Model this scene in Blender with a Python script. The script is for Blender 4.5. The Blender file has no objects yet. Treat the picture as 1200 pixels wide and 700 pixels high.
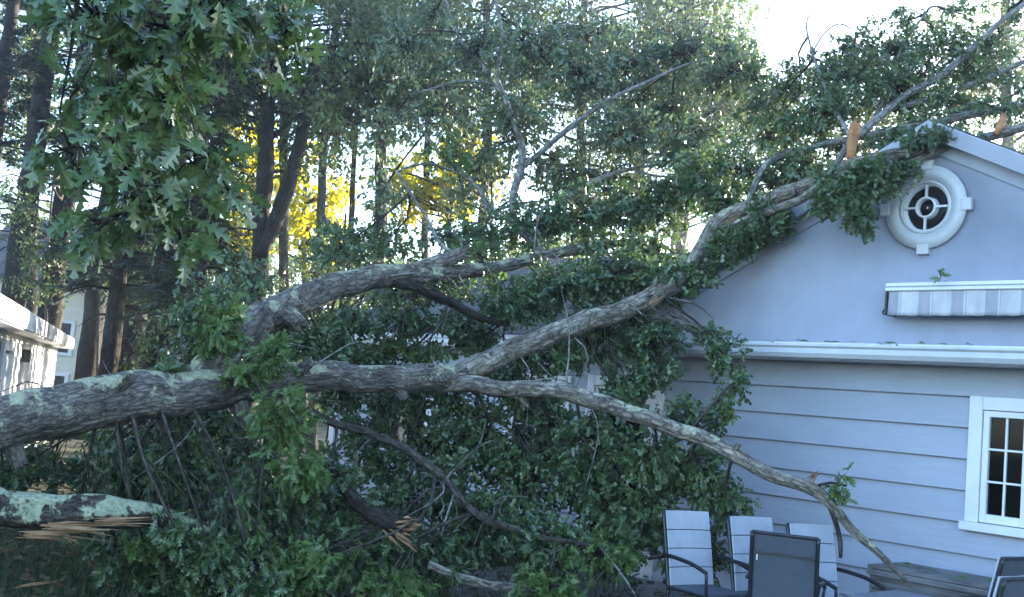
import bpy, math, random
import numpy as np
from mathutils import Vector, Matrix

R = math.radians
random.seed(11)
rng = np.random.default_rng(11)
S = bpy.context.scene
COL = S.collection

# ------------------------------------------------------------------ camera, sky, sun, exposure
cam_data = bpy.data.cameras.new('camera')
cam_data.sensor_width = 36.0
cam_data.lens = 39.0
cam_data.clip_start = 0.05
cam_data.clip_end = 2000.0
cam = bpy.data.objects.new('camera', cam_data)
COL.objects.link(cam)
cam.matrix_world = Matrix.Translation((0, 0, 1.75)) @ Matrix.Rotation(R(90 + 5.53), 4, 'X') @ Matrix.Rotation(0.09, 4, 'Z')
S.camera = cam

SUN_AZ, SUN_EL = R(44), R(14.5)          # azimuth clockwise from +Y (towards +X)
w = bpy.data.worlds.new('World')
S.world = w
w.use_nodes = True
nt = w.node_tree
sky = nt.nodes.new('ShaderNodeTexSky')
sky.sky_type = 'NISHITA'
sky.sun_disc = False
sky.sun_elevation = SUN_EL
sky.sun_rotation = SUN_AZ
sky.air_density = 1.0
sky.dust_density = 0.9
sky.ozone_density = 2.5
bg = nt.nodes['Background']
bg.inputs['Strength'].default_value = 0.15
nt.links.new(sky.outputs['Color'], bg.inputs['Color'])

sun_data = bpy.data.lights.new('sun', 'SUN')
sun_data.energy = 5.0
sun_data.angle = R(0.5)
sun_data.color = (1.0, 0.88, 0.70)
sun = bpy.data.objects.new('sun', sun_data)
COL.objects.link(sun)
to_sun = Vector((math.sin(SUN_AZ) * math.cos(SUN_EL), math.cos(SUN_AZ) * math.cos(SUN_EL), math.sin(SUN_EL)))
sun.rotation_euler = to_sun.to_track_quat('Z', 'Y').to_euler()

S.view_settings.view_transform = 'Standard'
S.view_settings.look = 'None'
S.view_settings.gamma = 1.0
S.view_settings.use_curve_mapping = False
S.view_settings.exposure = 2.75
S.cycles.use_denoising = True
S.cycles.max_bounces = 8
S.cycles.diffuse_bounces = 4
S.cycles.glossy_bounces = 3
S.cycles.transmission_bounces = 5
S.cycles.transparent_max_bounces = 8
S.cycles.caustics_reflective = False
S.cycles.caustics_refractive = False

# ------------------------------------------------------------------ node helpers and materials
def new_mat(name):
    m = bpy.data.materials.new(name)
    m.use_nodes = True
    return m, m.node_tree, m.node_tree.nodes['Principled BSDF']

def N(t, kind, **kw):
    n = t.nodes.new(kind)
    for k, v in kw.items():
        if k.startswith('i_'):
            n.inputs[k[2:].replace('_', ' ')].default_value = v
        else:
            setattr(n, k, v)
    return n

def ramp(t, stops, fac=None):
    r = t.nodes.new('ShaderNodeValToRGB')
    el = r.color_ramp.elements
    while len(el) < len(stops):
        el.new(0.5)
    for e, (p, c) in zip(el, stops):
        e.position = p
        e.color = (*c, 1) if len(c) == 3 else c
    if fac is not None:
        t.links.new(fac, r.inputs['Fac'])
    return r

def noise(t, scale, detail=4, rough=0.55, vec=None, dist=0.0):
    n = t.nodes.new('ShaderNodeTexNoise')
    n.inputs['Scale'].default_value = scale
    n.inputs['Detail'].default_value = detail
    n.inputs['Roughness'].default_value = rough
    n.inputs['Distortion'].default_value = dist
    if vec is not None:
        t.links.new(vec, n.inputs['Vector'])
    return n

def mixc(t, fac, a, b, mode='MIX'):
    m = t.nodes.new('ShaderNodeMix')
    m.data_type = 'RGBA'
    m.blend_type = mode
    for sock, v in ((m.inputs[0], fac), (m.inputs[6], a), (m.inputs[7], b)):
        if hasattr(v, 'links') or hasattr(v, 'is_linked'):
            t.links.new(v, sock)
        elif isinstance(v, (int, float)):
            sock.default_value = v
        else:
            sock.default_value = (*v, 1)
    return m.outputs[2]

def bump(t, height, strength, dist, bsdf):
    b = t.nodes.new('ShaderNodeBump')
    b.inputs['Strength'].default_value = strength
    b.inputs['Distance'].default_value = dist
    t.links.new(height, b.inputs['Height'])
    t.links.new(b.outputs['Normal'], bsdf.inputs['Normal'])

def coords(t, out='Object', scale=None):
    c = t.nodes.new('ShaderNodeTexCoord')
    o = c.outputs[out]
    if scale is not None:
        mp = t.nodes.new('ShaderNodeMapping')
        mp.inputs['Scale'].default_value = scale
        t.links.new(o, mp.inputs['Vector'])
        o = mp.outputs['Vector']
    return o

def paint(name, col, rough=0.55, var=0.12, scale=6.0, grime=0.25, bumpy=0.15, bscale=60):
    m, t, b = new_mat(name)
    o = coords(t)
    n1 = noise(t, scale, 5, vec=o)
    n2 = noise(t, scale * 0.23, 3, vec=o)
    c1 = ramp(t, [(0.3, tuple(v * (1 - var) for v in col)), (0.7, tuple(min(1, v * (1 + var * .5)) for v in col))], n1.outputs['Fac'])
    g = ramp(t, [(0.45, (0, 0, 0)), (0.75, (grime,) * 3)], n2.outputs['Fac'])
    c = mixc(t, g.outputs['Color'], c1.outputs['Color'], tuple(v * 0.62 for v in col))
    t.links.new(c, b.inputs['Base Color'])
    b.inputs['Roughness'].default_value = rough
    ns = noise(t, 3.0, 5, .65, vec=coords(t, 'Object', (2.2, 2.2, .22)))
    sr = ramp(t, [(.35, (.955, .955, .96)), (.62, (1, 1, 1))], ns.outputs['Fac'])
    c = mixc(t, 1.0, c, sr.outputs['Color'], 'MULTIPLY')
    t.links.new(c, b.inputs['Base Color'])
    n3 = noise(t, bscale, 4, vec=o)
    bump(t, n3.outputs['Fac'], bumpy, 0.004, b)
    return m

def siding_mat(name, col):
    m, t, b = new_mat(name)
    info = t.nodes.new('ShaderNodeObjectInfo')
    o = coords(t, 'Object', (1.0, 1.0, 14.0))
    o2 = coords(t, 'Object')
    n1 = noise(t, 2.2, 6, .6, vec=o)
    n2 = noise(t, 1.1, 4, .6, vec=o2)
    c1 = ramp(t, [(0.3, tuple(v * 0.88 for v in col)), (0.7, col)], n1.outputs['Fac'])
    g = ramp(t, [(0.42, (0, 0, 0)), (0.72, (.30,) * 3)], n2.outputs['Fac'])
    c = mixc(t, g.outputs['Color'], c1.outputs['Color'], tuple(v * 0.70 for v in col))
    rr = ramp(t, [(0, (.93, .93, .93)), (1, (1.0, 1.0, 1.0))], info.outputs['Random'])
    c = mixc(t, 1.0, c, rr.outputs['Color'], 'MULTIPLY')
    t.links.new(c, b.inputs['Base Color'])
    b.inputs['Roughness'].default_value = 0.6
    n3 = noise(t, 18, 5, .6, vec=o)
    bump(t, n3.outputs['Fac'], 0.25, 0.004, b)
    return m

def bark_mat(name, dark, light, lichen=0.0, lichen_col=(.33, .37, .25), ridge=1.0):
    m, t, b = new_mat(name)
    uv = coords(t, 'UV')
    ob = coords(t, 'Object')
    mp = t.nodes.new('ShaderNodeMapping')
    mp.inputs['Scale'].default_value = (26, 5.0, 1)
    t.links.new(uv, mp.inputs['Vector'])
    n1 = noise(t, 1.0, 6, .65, vec=mp.outputs['Vector'], dist=.7)
    v1 = N(t, 'ShaderNodeTexVoronoi', feature='DISTANCE_TO_EDGE')
    v1.inputs['Scale'].default_value = 1.0
    mp2 = t.nodes.new('ShaderNodeMapping')
    mp2.inputs['Scale'].default_value = (30, 8.0, 1)
    t.links.new(uv, mp2.inputs['Vector'])
    t.links.new(mp2.outputs['Vector'], v1.inputs['Vector'])
    wv = noise(t, 9.0, 3, .6, vec=ob)
    wadd = t.nodes.new('ShaderNodeVectorMath')
    wadd.operation = 'MULTIPLY_ADD'
    wadd.inputs[1].default_value = (1.6, 1.6, 1.6)
    t.links.new(wv.outputs['Color'], wadd.inputs[0])
    t.links.new(mp2.outputs['Vector'], wadd.inputs[2])
    t.links.new(wadd.outputs[0], v1.inputs['Vector'])
    n2 = noise(t, 3.0, 5, .6, vec=ob)
    c1 = ramp(t, [(0.28, dark), (0.52, tuple((a + c) / 2 for a, c in zip(dark, light))), (0.75, light)], n1.outputs['Fac'])
    patch = ramp(t, [(0.35, (.55, .52, .50)), (0.65, (1.1, 1.1, 1.1))], n2.outputs['Fac'])
    c = mixc(t, 1.0, c1.outputs['Color'], patch.outputs['Color'], 'MULTIPLY')
    fis = ramp(t, [(0.0, (.22, .21, .20)), (0.10, (.75, .75, .75)), (.3, (1.12, 1.1, 1.08))], v1.outputs['Distance'])
    c = mixc(t, .85, c, fis.outputs['Color'], 'MULTIPLY')
    if lichen > 0:
        n4 = noise(t, 5.5, 6, .62, vec=ob, dist=.4)
        n5 = noise(t, 38, 3, .6, vec=ob)
        geo = t.nodes.new('ShaderNodeNewGeometry')
        sep = t.nodes.new('ShaderNodeSeparateXYZ')
        t.links.new(geo.outputs['Normal'], sep.inputs[0])
        up = N(t, 'ShaderNodeMath', operation='MULTIPLY')
        t.links.new(sep.outputs['Z'], up.inputs[0])
        up.inputs[1].default_value = 0.13
        ad = N(t, 'ShaderNodeMath', operation='ADD')
        t.links.new(n4.outputs['Fac'], ad.inputs[0])
        t.links.new(up.outputs[0], ad.inputs[1])
        ad2 = N(t, 'ShaderNodeMath', operation='MULTIPLY_ADD')
        t.links.new(n5.outputs['Fac'], ad2.inputs[0])
        ad2.inputs[1].default_value = 0.22
        t.links.new(ad.outputs[0], ad2.inputs[2])
        e = 0.86 - 0.16 * lichen
        lr = ramp(t, [(e, (0, 0, 0)), (e + .06, (.88, .88, .88))], ad2.outputs[0])
        n7 = noise(t, 24, 5, .7, vec=ob)
        lc = ramp(t, [(.3, tuple(v * .45 for v in lichen_col)), (.6, lichen_col), (.8, tuple(v * 1.25 for v in lichen_col))], n7.outputs['Fac'])
        c = mixc(t, lr.outputs['Color'], c, lc.outputs['Color'])
        n6 = noise(t, 60, 2, .5, vec=ob)
        sp = ramp(t, [(0.70, (0, 0, 0)), (0.74, (.7, .7, .7))], n6.outputs['Fac'])
        c = mixc(t, sp.outputs['Color'], c, (.42, .44, .42))
    t.links.new(c, b.inputs['Base Color'])
    b.inputs['Roughness'].default_value = 0.9
    b.inputs['Specular IOR Level'].default_value = 0.25
    hh = N(t, 'ShaderNodeMath', operation='ADD')
    t.links.new(n1.outputs['Fac'], hh.inputs[0])
    t.links.new(v1.outputs['Distance'], hh.inputs[1])
    bump(t, hh.outputs[0], 0.9 * ridge, 0.02, b)
    return m

def leaf_mat(name, cols, transl=0.35, tcol=(.12, .20, .03), rough=0.42, spec=0.5):
    m = bpy.data.materials.new(name)
    m.use_nodes = True
    t = m.node_tree
    b = t.nodes['Principled BSDF']
    out = t.nodes['Material Output']
    geo = t.nodes.new('ShaderNodeNewGeometry')
    n = noise(t, 0.9, 3, vec=coords(t))
    ad = N(t, 'ShaderNodeMath', operation='MULTIPLY_ADD')
    t.links.new(n.outputs['Fac'], ad.inputs[0])
    ad.inputs[1].default_value = 0.5
    sc = N(t, 'ShaderNodeMath', operation='MULTIPLY_ADD')
    t.links.new(geo.outputs['Random Per Island'], sc.inputs[0])
    sc.inputs[1].default_value = 0.75
    sc.inputs[2].default_value = -0.12
    t.links.new(sc.outputs[0], ad.inputs[2])
    st = [(i / (len(cols) - 1), c) for i, c in enumerate(cols)]
    r = ramp(t, st, ad.outputs[0])
    under = mixc(t, 0.55, r.outputs['Color'], tuple(.35 * cols[-1][1] + .75 * v for v in cols[-1]))
    bf = N(t, 'ShaderNodeMath', operation='MULTIPLY')
    t.links.new(geo.outputs['Backfacing'], bf.inputs[0])
    bf.inputs[1].default_value = 1.0
    face = mixc(t, bf.outputs[0], r.outputs['Color'], under)
    t.links.new(face, b.inputs['Base Color'])
    b.inputs['Roughness'].default_value = rough
    b.inputs['Specular IOR Level'].default_value = spec
    tr = t.nodes.new('ShaderNodeBsdfTranslucent')
    tc = mixc(t, 0.5, r.outputs['Color'], tcol)
    t.links.new(tc, tr.inputs['Color'])
    mx = t.nodes.new('ShaderNodeMixShader')
    mx.inputs[0].default_value = transl
    t.links.new(b.outputs[0], mx.inputs[1])
    t.links.new(tr.outputs[0], mx.inputs[2])
    t.links.new(mx.outputs[0], out.inputs['Surface'])
    return m

def simple(name, col, rough=0.5, metal=0.0, spec=0.5):
    m, t, b = new_mat(name)
    n = noise(t, 14, 4, vec=coords(t))
    r = ramp(t, [(0.3, tuple(v * .8 for v in col)), (0.7, col)], n.outputs['Fac'])
    t.links.new(r.outputs['Color'], b.inputs['Base Color'])
    b.inputs['Roughness'].default_value = rough
    b.inputs['Metallic'].default_value = metal
    b.inputs['Specular IOR Level'].default_value = spec
    return m

def glass_mat(name):
    m = bpy.data.materials.new(name)
    m.use_nodes = True
    t = m.node_tree
    t.nodes.remove(t.nodes['Principled BSDF'])
    out = t.nodes['Material Output']
    gl = N(t, 'ShaderNodeBsdfGlossy')
    gl.inputs['Roughness'].default_value = 0.03
    gl.inputs['Color'].default_value = (.9, .93, 1, 1)
    tp = N(t, 'ShaderNodeBsdfTransparent')
    tp.inputs['Color'].default_value = (.35, .4, .45, 1)
    fr = N(t, 'ShaderNodeFresnel')
    fr.inputs['IOR'].default_value = 1.22
    n = noise(t, 2.5, 2, vec=coords(t))
    b = t.nodes.new('ShaderNodeBump')
    b.inputs['Strength'].default_value = 0.05
    t.links.new(n.outputs['Fac'], b.inputs['Height'])
    t.links.new(b.outputs['Normal'], gl.inputs['Normal'])
    mx = t.nodes.new('ShaderNodeMixShader')
    t.links.new(fr.outputs[0], mx.inputs[0])
    t.links.new(tp.outputs[0], mx.inputs[1])
    t.links.new(gl.outputs[0], mx.inputs[2])
    t.links.new(mx.outputs[0], out.inputs['Surface'])
    return m

def shingle_mat(name, col):
    m, t, b = new_mat(name)
    o = coords(t)
    n1 = noise(t, 40, 3, vec=o)
    n2 = noise(t, 2.5, 4, vec=o)
    geo = t.nodes.new('ShaderNodeNewGeometry')
    r = ramp(t, [(0, tuple(v * .6 for v in col)), (1, tuple(v * 1.3 for v in col))], geo.outputs['Random Per Island'])
    r2 = ramp(t, [(.3, (.7, .7, .7)), (.7, (1.1, 1.1, 1.1))], n2.outputs['Fac'])
    c = mixc(t, 1.0, r.outputs['Color'], r2.outputs['Color'], 'MULTIPLY')
    t.links.new(c, b.inputs['Base Color'])
    b.inputs['Roughness'].default_value = 0.95
    bump(t, n1.outputs['Fac'], .5, .004, b)
    return m

def ground_mat(name):
    m, t, b = new_mat(name)
    o = coords(t)
    n1 = noise(t, 1.2, 6, .6, vec=o)
    n2 = noise(t, 22, 5, .7, vec=o)
    r = ramp(t, [(0.35, (.035, .030, .020)), (0.5, (.03, .045, .018)), (.66, (.045, .07, .025))], n1.outputs['Fac'])
    r2 = ramp(t, [(.3, (.45, .45, .45)), (.7, (1.25, 1.2, 1.1))], n2.outputs['Fac'])
    c = mixc(t, 1.0, r.outputs['Color'], r2.outputs['Color'], 'MULTIPLY')
    t.links.new(c, b.inputs['Base Color'])
    b.inputs['Roughness'].default_value = 1.0
    bump(t, n2.outputs['Fac'], .8, .04, b)
    return m

def stripe_mat(name, a, c_, pitch):
    m, t, b = new_mat(name)
    o = coords(t)
    sep = t.nodes.new('ShaderNodeSeparateXYZ')
    t.links.new(o, sep.inputs[0])
    dv = N(t, 'ShaderNodeMath', operation='DIVIDE')
    t.links.new(sep.outputs['X'], dv.inputs[0])
    dv.inputs[1].default_value = pitch
    fr = N(t, 'ShaderNodeMath', operation='FRACT')
    t.links.new(dv.outputs[0], fr.inputs[0])
    st = t.nodes.new('ShaderNodeValToRGB')
    st.color_ramp.interpolation = 'CONSTANT'
    el = st.color_ramp.elements
    seq = [(0, a), (.06, c_), (.12, a), (.16, c_), (.36, a), (.40, c_), (.46, a), (.5, c_)]
    seq = [(0.0, a), (0.05, c_), (0.42, a), (0.47, c_), (0.5, a)]
    while len(el) < len(seq):
        el.new(.5)
    for e, (p, q) in zip(el, seq):
        e.position = p
        e.color = (*q, 1)
    t.links.new(fr.outputs[0], st.inputs['Fac'])
    n = noise(t, 7, 5, vec=coords(t, 'Object', (1, 1, .3)))
    d = ramp(t, [(.35, (.72, .72, .74)), (.65, (1, 1, 1))], n.outputs['Fac'])
    c = mixc(t, 1.0, st.outputs['Color'], d.outputs['Color'], 'MULTIPLY')
    t.links.new(c, b.inputs['Base Color'])
    b.inputs['Roughness'].default_value = .85
    return m

def weathered_wood(name, dark, light):
    m, t, b = new_mat(name)
    o = coords(t, 'Object', (1.5, 14, 14))
    n1 = noise(t, 2.0, 7, .65, vec=o, dist=.5)
    n2 = noise(t, 2.0, 3, vec=coords(t))
    r = ramp(t, [(.3, dark), (.7, light)], n1.outputs['Fac'])
    r2 = ramp(t, [(.35, (.6, .6, .6)), (.65, (1.1, 1.1, 1.1))], n2.outputs['Fac'])
    c = mixc(t, 1.0, r.outputs['Color'], r2.outputs['Color'], 'MULTIPLY')
    t.links.new(c, b.inputs['Base Color'])
    b.inputs['Roughness'].default_value = .8
    bump(t, n1.outputs['Fac'], .4, .005, b)
    return m

M = {}
M['siding'] = siding_mat('siding_paint', (.40, .435, .53))
M['gable'] = paint('gable_paint', (.335, .36, .45), .7, .08, 3.0, .22, .2, 90)
M['white'] = paint('white_trim_paint', (.74, .75, .77), .45, .08, 5.0, .25, .08)
M['gutter'] = paint('gutter_metal_paint', (.60, .62, .66), .4, .10, 4.0, .35, .06)
M['offwhite'] = paint('off_white_trim_paint', (.56, .57, .60), .5, .1, 6, .3, .08)
M['rake'] = paint('rake_paint', (.33, .35, .42), .5, .1, 4, .3, .08)
M['shedwhite'] = siding_mat('shed_paint', (.78, .80, .84))
M['cream'] = siding_mat('cream_paint', (.74, .68, .60))
M['shingle'] = shingle_mat('roof_shingle', (.085, .088, .095))
M['glass'] = glass_mat('window_glass')
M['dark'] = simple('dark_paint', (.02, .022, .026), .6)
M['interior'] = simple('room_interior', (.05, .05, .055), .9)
M['blackmetal'] = simple('black_metal', (.025, .027, .032), .35, .6)
M['frame'] = simple('chair_frame_metal', (.045, .05, .06), .38, .7)
M['pad'] = paint('pale_sling_fabric', (.43, .47, .55), .8, .06, 10, .12, .35, 400)
M['mesh'] = paint('dark_sling_fabric', (.065, .078, .105), .75, .10, 10, .15, .35, 400)
M['tabletop'] = paint('grey_table_top', (.16, .17, .20), .35, .15, 8, .3, .1, 100)
M['boxwood'] = weathered_wood('weathered_wood', (.10, .095, .10), (.27, .26, .27))
M['valance'] = stripe_mat('striped_awning_fabric', (.60, .60, .64), (.38, .38, .44), .30)
M['awningcase'] = paint('awning_case', (.72, .73, .76), .4, .05, 4, .15, .05)
M['bark'] = bark_mat('oak_bark', (.045, .040, .036), (.34, .31, .275), .95, (.42, .43, .28))
M['barkB'] = bark_mat('limb_bark', (.075, .066, .058), (.50, .45, .385), .8, (.46, .47, .33))
M['twig'] = bark_mat('twig_bark', (.04, .035, .03), (.16, .14, .12), .0)
M['greybranch'] = bark_mat('grey_branch_bark', (.16, .16, .155), (.44, .43, .41), .2)
M['logbark'] = bark_mat('log_bark', (.03, .026, .022), (.15, .13, .11), 1.35, (.42, .47, .32))
M['trunkdark'] = bark_mat('dark_trunk_bark', (.018, .015, .012), (.075, .062, .05), .0)
M['trunkgrey'] = bark_mat('grey_trunk_bark', (.05, .045, .04), (.19, .17, .145), .25)
M['orangewood'] = weathered_wood('torn_heartwood', (.30, .12, .045), (.50, .25, .11))
M['wood'] = weathered_wood('fresh_split_wood', (.24, .125, .06), (.52, .32, .18))
M['leaf'] = leaf_mat('oak_leaf', [(.012, .032, .014), (.046, .092, .034), (.095, .16, .052), (.17, .235, .085)], .30, (.09, .16, .03), .30, .8)  # dark and pale ends stand in for shadow and glint among leaves
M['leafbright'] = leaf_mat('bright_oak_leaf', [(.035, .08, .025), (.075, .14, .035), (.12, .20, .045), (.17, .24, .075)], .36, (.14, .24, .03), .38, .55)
M['leafpale'] = leaf_mat('lit_oak_leaf', [(.03, .062, .036), (.08, .125, .068), (.125, .18, .09), (.19, .24, .14)], .34, (.10, .17, .05), .34, .75)  # paleness of light on the upper foliage put into the leaf colour
M['leafbg'] = leaf_mat('woodland_leaf', [(.022, .045, .022), (.060, .10, .040), (.105, .16, .052), (.17, .23, .075)], .38, (.16, .22, .04), .36, .7)
M['leafsunlit'] = leaf_mat('sunlit_leaf', [(.14, .18, .02), (.32, .33, .02), (.46, .43, .02), (.52, .48, .03)], .70, (.86, .78, .02), .5, .3)  # green leaves in sunlight, their yellow glow put into the colour
M['needle'] = leaf_mat('conifer_needle', [(.022, .036, .022), (.04, .058, .032), (.06, .075, .042)], .15, (.05, .08, .02), .5, .4)
M['litter'] = leaf_mat('leaf_litter', [(.05, .035, .02), (.09, .06, .03), (.13, .085, .045), (.05, .06, .03)], .1, (.1, .08, .03), .7, .3)
M['grass'] = leaf_mat('grass_blade', [(.02, .045, .015), (.04, .075, .02), (.06, .10, .03)], .3, (.1, .16, .03), .5, .4)
M['ground'] = ground_mat('ground_soil')
M['concrete'] = paint('patio_concrete', (.26, .25, .24), .9, .15, 5, .4, .4, 40)

# ------------------------------------------------------------------ object helpers
def tag(o, label=None, cat=None, group=None, kind=None):
    if label: o['label'] = label
    if cat: o['category'] = cat
    if group: o['group'] = group
    if kind: o['kind'] = kind
    return o

def empty(name, loc=(0, 0, 0), rz=0.0, label=None, cat=None, group=None):
    o = bpy.data.objects.new(name, None)
    o.empty_display_size = 0.1
    o.location = loc
    o.rotation_euler = (0, 0, rz)
    COL.objects.link(o)
    return tag(o, label, cat, group)

def link(name, me, mat, parent=None, world=False):
    """one mesh object; world=True: mesh is in world coordinates under an unrotated parent"""
    o = bpy.data.objects.new(name, me)
    if mat is not None and not me.materials:
        me.materials.append(mat)
    COL.objects.link(o)
    if parent is not None:
        o.parent = parent
        if world:
            p, off = parent, Vector((0, 0, 0))
            while p is not None:
                off += Vector(p.location)
                p = p.parent
            o.location = -off
    return o

def np_mesh(name, V, F, uv=None, smooth=False):
    V = np.ascontiguousarray(V, dtype=np.float32)
    F = np.ascontiguousarray(F, dtype=np.int32)
    me = bpy.data.meshes.new(name)
    me.vertices.add(len(V))
    me.vertices.foreach_set('co', V.ravel())
    me.loops.add(F.size)
    me.loops.foreach_set('vertex_index', F.ravel())
    me.polygons.add(len(F))
    me.polygons.foreach_set('loop_start', np.arange(0, F.size, F.shape[1], dtype=np.int32))
    if smooth:
        me.polygons.foreach_set('use_smooth', np.ones(len(F), dtype=bool))
    if uv is not None:
        l = me.uv_layers.new(name='UVMap')
        l.data.foreach_set('uv', np.ascontiguousarray(uv, dtype=np.float32).ravel())
    me.update(calc_edges=True)
    return me

class MB:
    """collects boxes and prisms, then becomes one mesh"""
    def __init__(self):
        self.v, self.f = [], []
    def hexa(self, p):
        b = len(self.v)
        self.v += [tuple(q) for q in p]
        for q in ((0, 3, 2, 1), (4, 5, 6, 7), (0, 1, 5, 4), (1, 2, 6, 5), (2, 3, 7, 6), (3, 0, 4, 7)):
            self.f.append([b + i for i in q])
        return self
    def box(self, x0, x1, y0, y1, z0, z1):
        return self.hexa([(x0, y0, z0), (x1, y0, z0), (x1, y1, z0), (x0, y1, z0), (x0, y0, z1), (x1, y0, z1), (x1, y1, z1), (x0, y1, z1)])
    def extrude(self, poly, axis, a, b):
        """poly: 2D points; axis 'x': poly is (y,z); axis 'y': poly is (x,z); axis 'z': (x,y)"""
        n = len(poly)
        s = len(self.v)
        def mk(q, h):
            return {'x': (h, q[0], q[1]), 'y': (q[0], h, q[1]), 'z': (q[0], q[1], h)}[axis]
        self.v += [mk(q, a) for q in poly] + [mk(q, b) for q in poly]
        self.f.append([s + i for i in range(n)])
        self.f.append([s + n + i for i in reversed(range(n))])
        for i in range(n):
            j = (i + 1) % n
            self.f.append([s + i, s + n + i, s + n + j, s + j])
        return self
    def mesh(self, name, bevel=0.0, seg=2):
        me = bpy.data.meshes.new(name)
        me.from_pydata(self.v, [], self.f)
        import bmesh
        bm = bmesh.new()
        bm.from_mesh(me)
        bmesh.ops.recalc_face_normals(bm, faces=bm.faces)
        if bevel > 0:
            bmesh.ops.bevel(bm, geom=list(bm.edges), offset=bevel, segments=seg, affect='EDGES', profile=.7)
        bm.to_mesh(me)
        bm.free()
        return me
    def build(self, name, mat, parent=None, bevel=0.0, seg=2):
        return link(name, self.mesh(name, bevel, seg), mat, parent)

def boxpart(name, mat, parent, x0, x1, y0, y1, z0, z1, bevel=0.004):
    return MB().box(x0, x1, y0, y1, z0, z1).build(name, mat, parent, bevel, 1 if bevel < .006 else 2)

def catmull(P, step):
    P = np.asarray(P, float)
    if len(P) == 2:
        P = np.vstack([P[0], P.mean(0), P[1]])
    Q = np.vstack([2 * P[0] - P[1], P, 2 * P[-1] - P[-2]])
    out = []
    for i in range(1, len(Q) - 2):
        p0, p1, p2, p3 = Q[i - 1:i + 3]
        n = max(2, int(np.linalg.norm((p2 - p1)[:3]) / step))
        t = np.linspace(0, 1, n, endpoint=False)[:, None]
        out.append(.5 * (2 * p1 + (p2 - p0) * t + (2 * p0 - 5 * p1 + 4 * p2 - p3) * t * t + (3 * p1 - p0 - 3 * p2 + p3) * t ** 3))
    out.append(Q[-2][None])
    return np.vstack(out)

def tube(P, seg=12, step=0.08, rough=0.05, wobble=0.0, jag=0.0, r=None):
    """P: (x,y,z,r) knots -> verts, quads, uv"""
    K = catmull(P, step)
    C, rad = K[:, :3].copy(), np.maximum(K[:, 3], .0012)
    n = len(C)
    s = np.concatenate([[0], np.cumsum(np.linalg.norm(np.diff(C, axis=0), axis=1))])
    if wobble:
        for ax in range(3):
            ph = rng.uniform(0, 6.28, 3)
            C[:, ax] += wobble * rad * (np.sin(s * 3.1 + ph[0]) + .6 * np.sin(s * 7.3 + ph[1]) + .4 * np.sin(s * 15 + ph[2]))
    T = np.gradient(C, axis=0)
    T /= np.linalg.norm(T, axis=1)[:, None] + 1e-9
    a = np.array([0, 0, 1.0]) if abs(T[0, 2]) < .9 else np.array([1.0, 0, 0])
    U = np.zeros_like(C)
    u = np.cross(a, T[0]); u /= np.linalg.norm(u)
    for i in range(n):
        u = u - T[i] * (u @ T[i])
        u /= np.linalg.norm(u) + 1e-9
        U[i] = u
    W = np.cross(T, U)
    th = np.linspace(0, 2 * np.pi, seg, endpoint=False)
    rr = np.ones((n, seg))
    if rough:
        for k in range(7):
            kk = rng.integers(1, max(2, seg // 3) + 1)
            fr = rng.uniform(1, 14) if kk < 3 else rng.uniform(.5, 5)
            rr += rough * rng.uniform(.3, .8) / (1 + .12 * kk) * np.sin(kk * th[None] + fr * s[:, None] + rng.uniform(0, 6.28) + .9 * np.sin(2.3 * s[:, None] + rng.uniform(0, 6.28)))
    rr = rr * rad[:, None]
    V = C[:, None] + U[:, None] * (np.cos(th)[None, :, None] * rr[..., None]) + W[:, None] * (np.sin(th)[None, :, None] * rr[..., None])
    if jag:
        V[-1] += T[-1] * rng.uniform(-jag, jag, (seg, 1))
    V = np.vstack([V.reshape(-1, 3), np.repeat(C[:1], seg, 0), np.repeat(C[-1:] - (T[-1:] * jag if jag else 0), seg, 0)])
    i = np.arange(n - 1)[:, None] * seg
    j = np.arange(seg)[None]
    j2 = (j + 1) % seg
    F = np.stack([i + j, i + seg + j, i + seg + j2, i + j2], -1).reshape(-1, 4)
    uvu = np.stack([j, j, j + 1, j + 1], -1) / seg * (2 * np.pi * rad.mean())
    uvu = np.broadcast_to(uvu, (n - 1, seg, 4))
    uvv = np.stack([s[:-1], s[1:], s[1:], s[:-1]], -1)[:, None]
    uvv = np.broadcast_to(uvv, (n - 1, seg, 4))
    uv = np.stack([uvu, uvv], -1).reshape(-1, 2)
    j = np.arange(seg); j2 = (j + 1) % seg
    c0, c1, last = n * seg, n * seg + seg, (n - 1) * seg
    Fc = np.vstack([np.stack([j2, c0 + j2, c0 + j, j], -1), np.stack([last + j, c1 + j, c1 + j2, last + j2], -1)])
    F = np.vstack([F, Fc])
    uv = np.vstack([uv, np.zeros((len(Fc) * 4, 2))])
    return V, F, uv

def join(parts):
    V, F, UV, b = [], [], [], 0
    for v, f, uv in parts:
        V.append(v); F.append(f + b); UV.append(uv); b += len(v)
    return np.vstack(V), np.vstack(F), np.vstack(UV)

def tube_obj(name, P, mat, parent, seg=12, step=.08, rough=.05, wobble=0.0, jag=0.0):
    V, F, uv = tube(P, seg, step, rough, wobble, jag)
    return link(name, np_mesh(name, V, F, uv, True), mat, parent, True)

# ------------------------------------------------------------------ leaves
def template(half, tri):
    """half: midrib + one side points (x, y, z); mirrored"""
    h = np.array(half, float)
    mir = h * [1, -1, 1]
    V = np.vstack([h, mir])
    T = np.array(tri)
    return V, np.vstack([T, T[:, ::-1] + len(h)])

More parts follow.
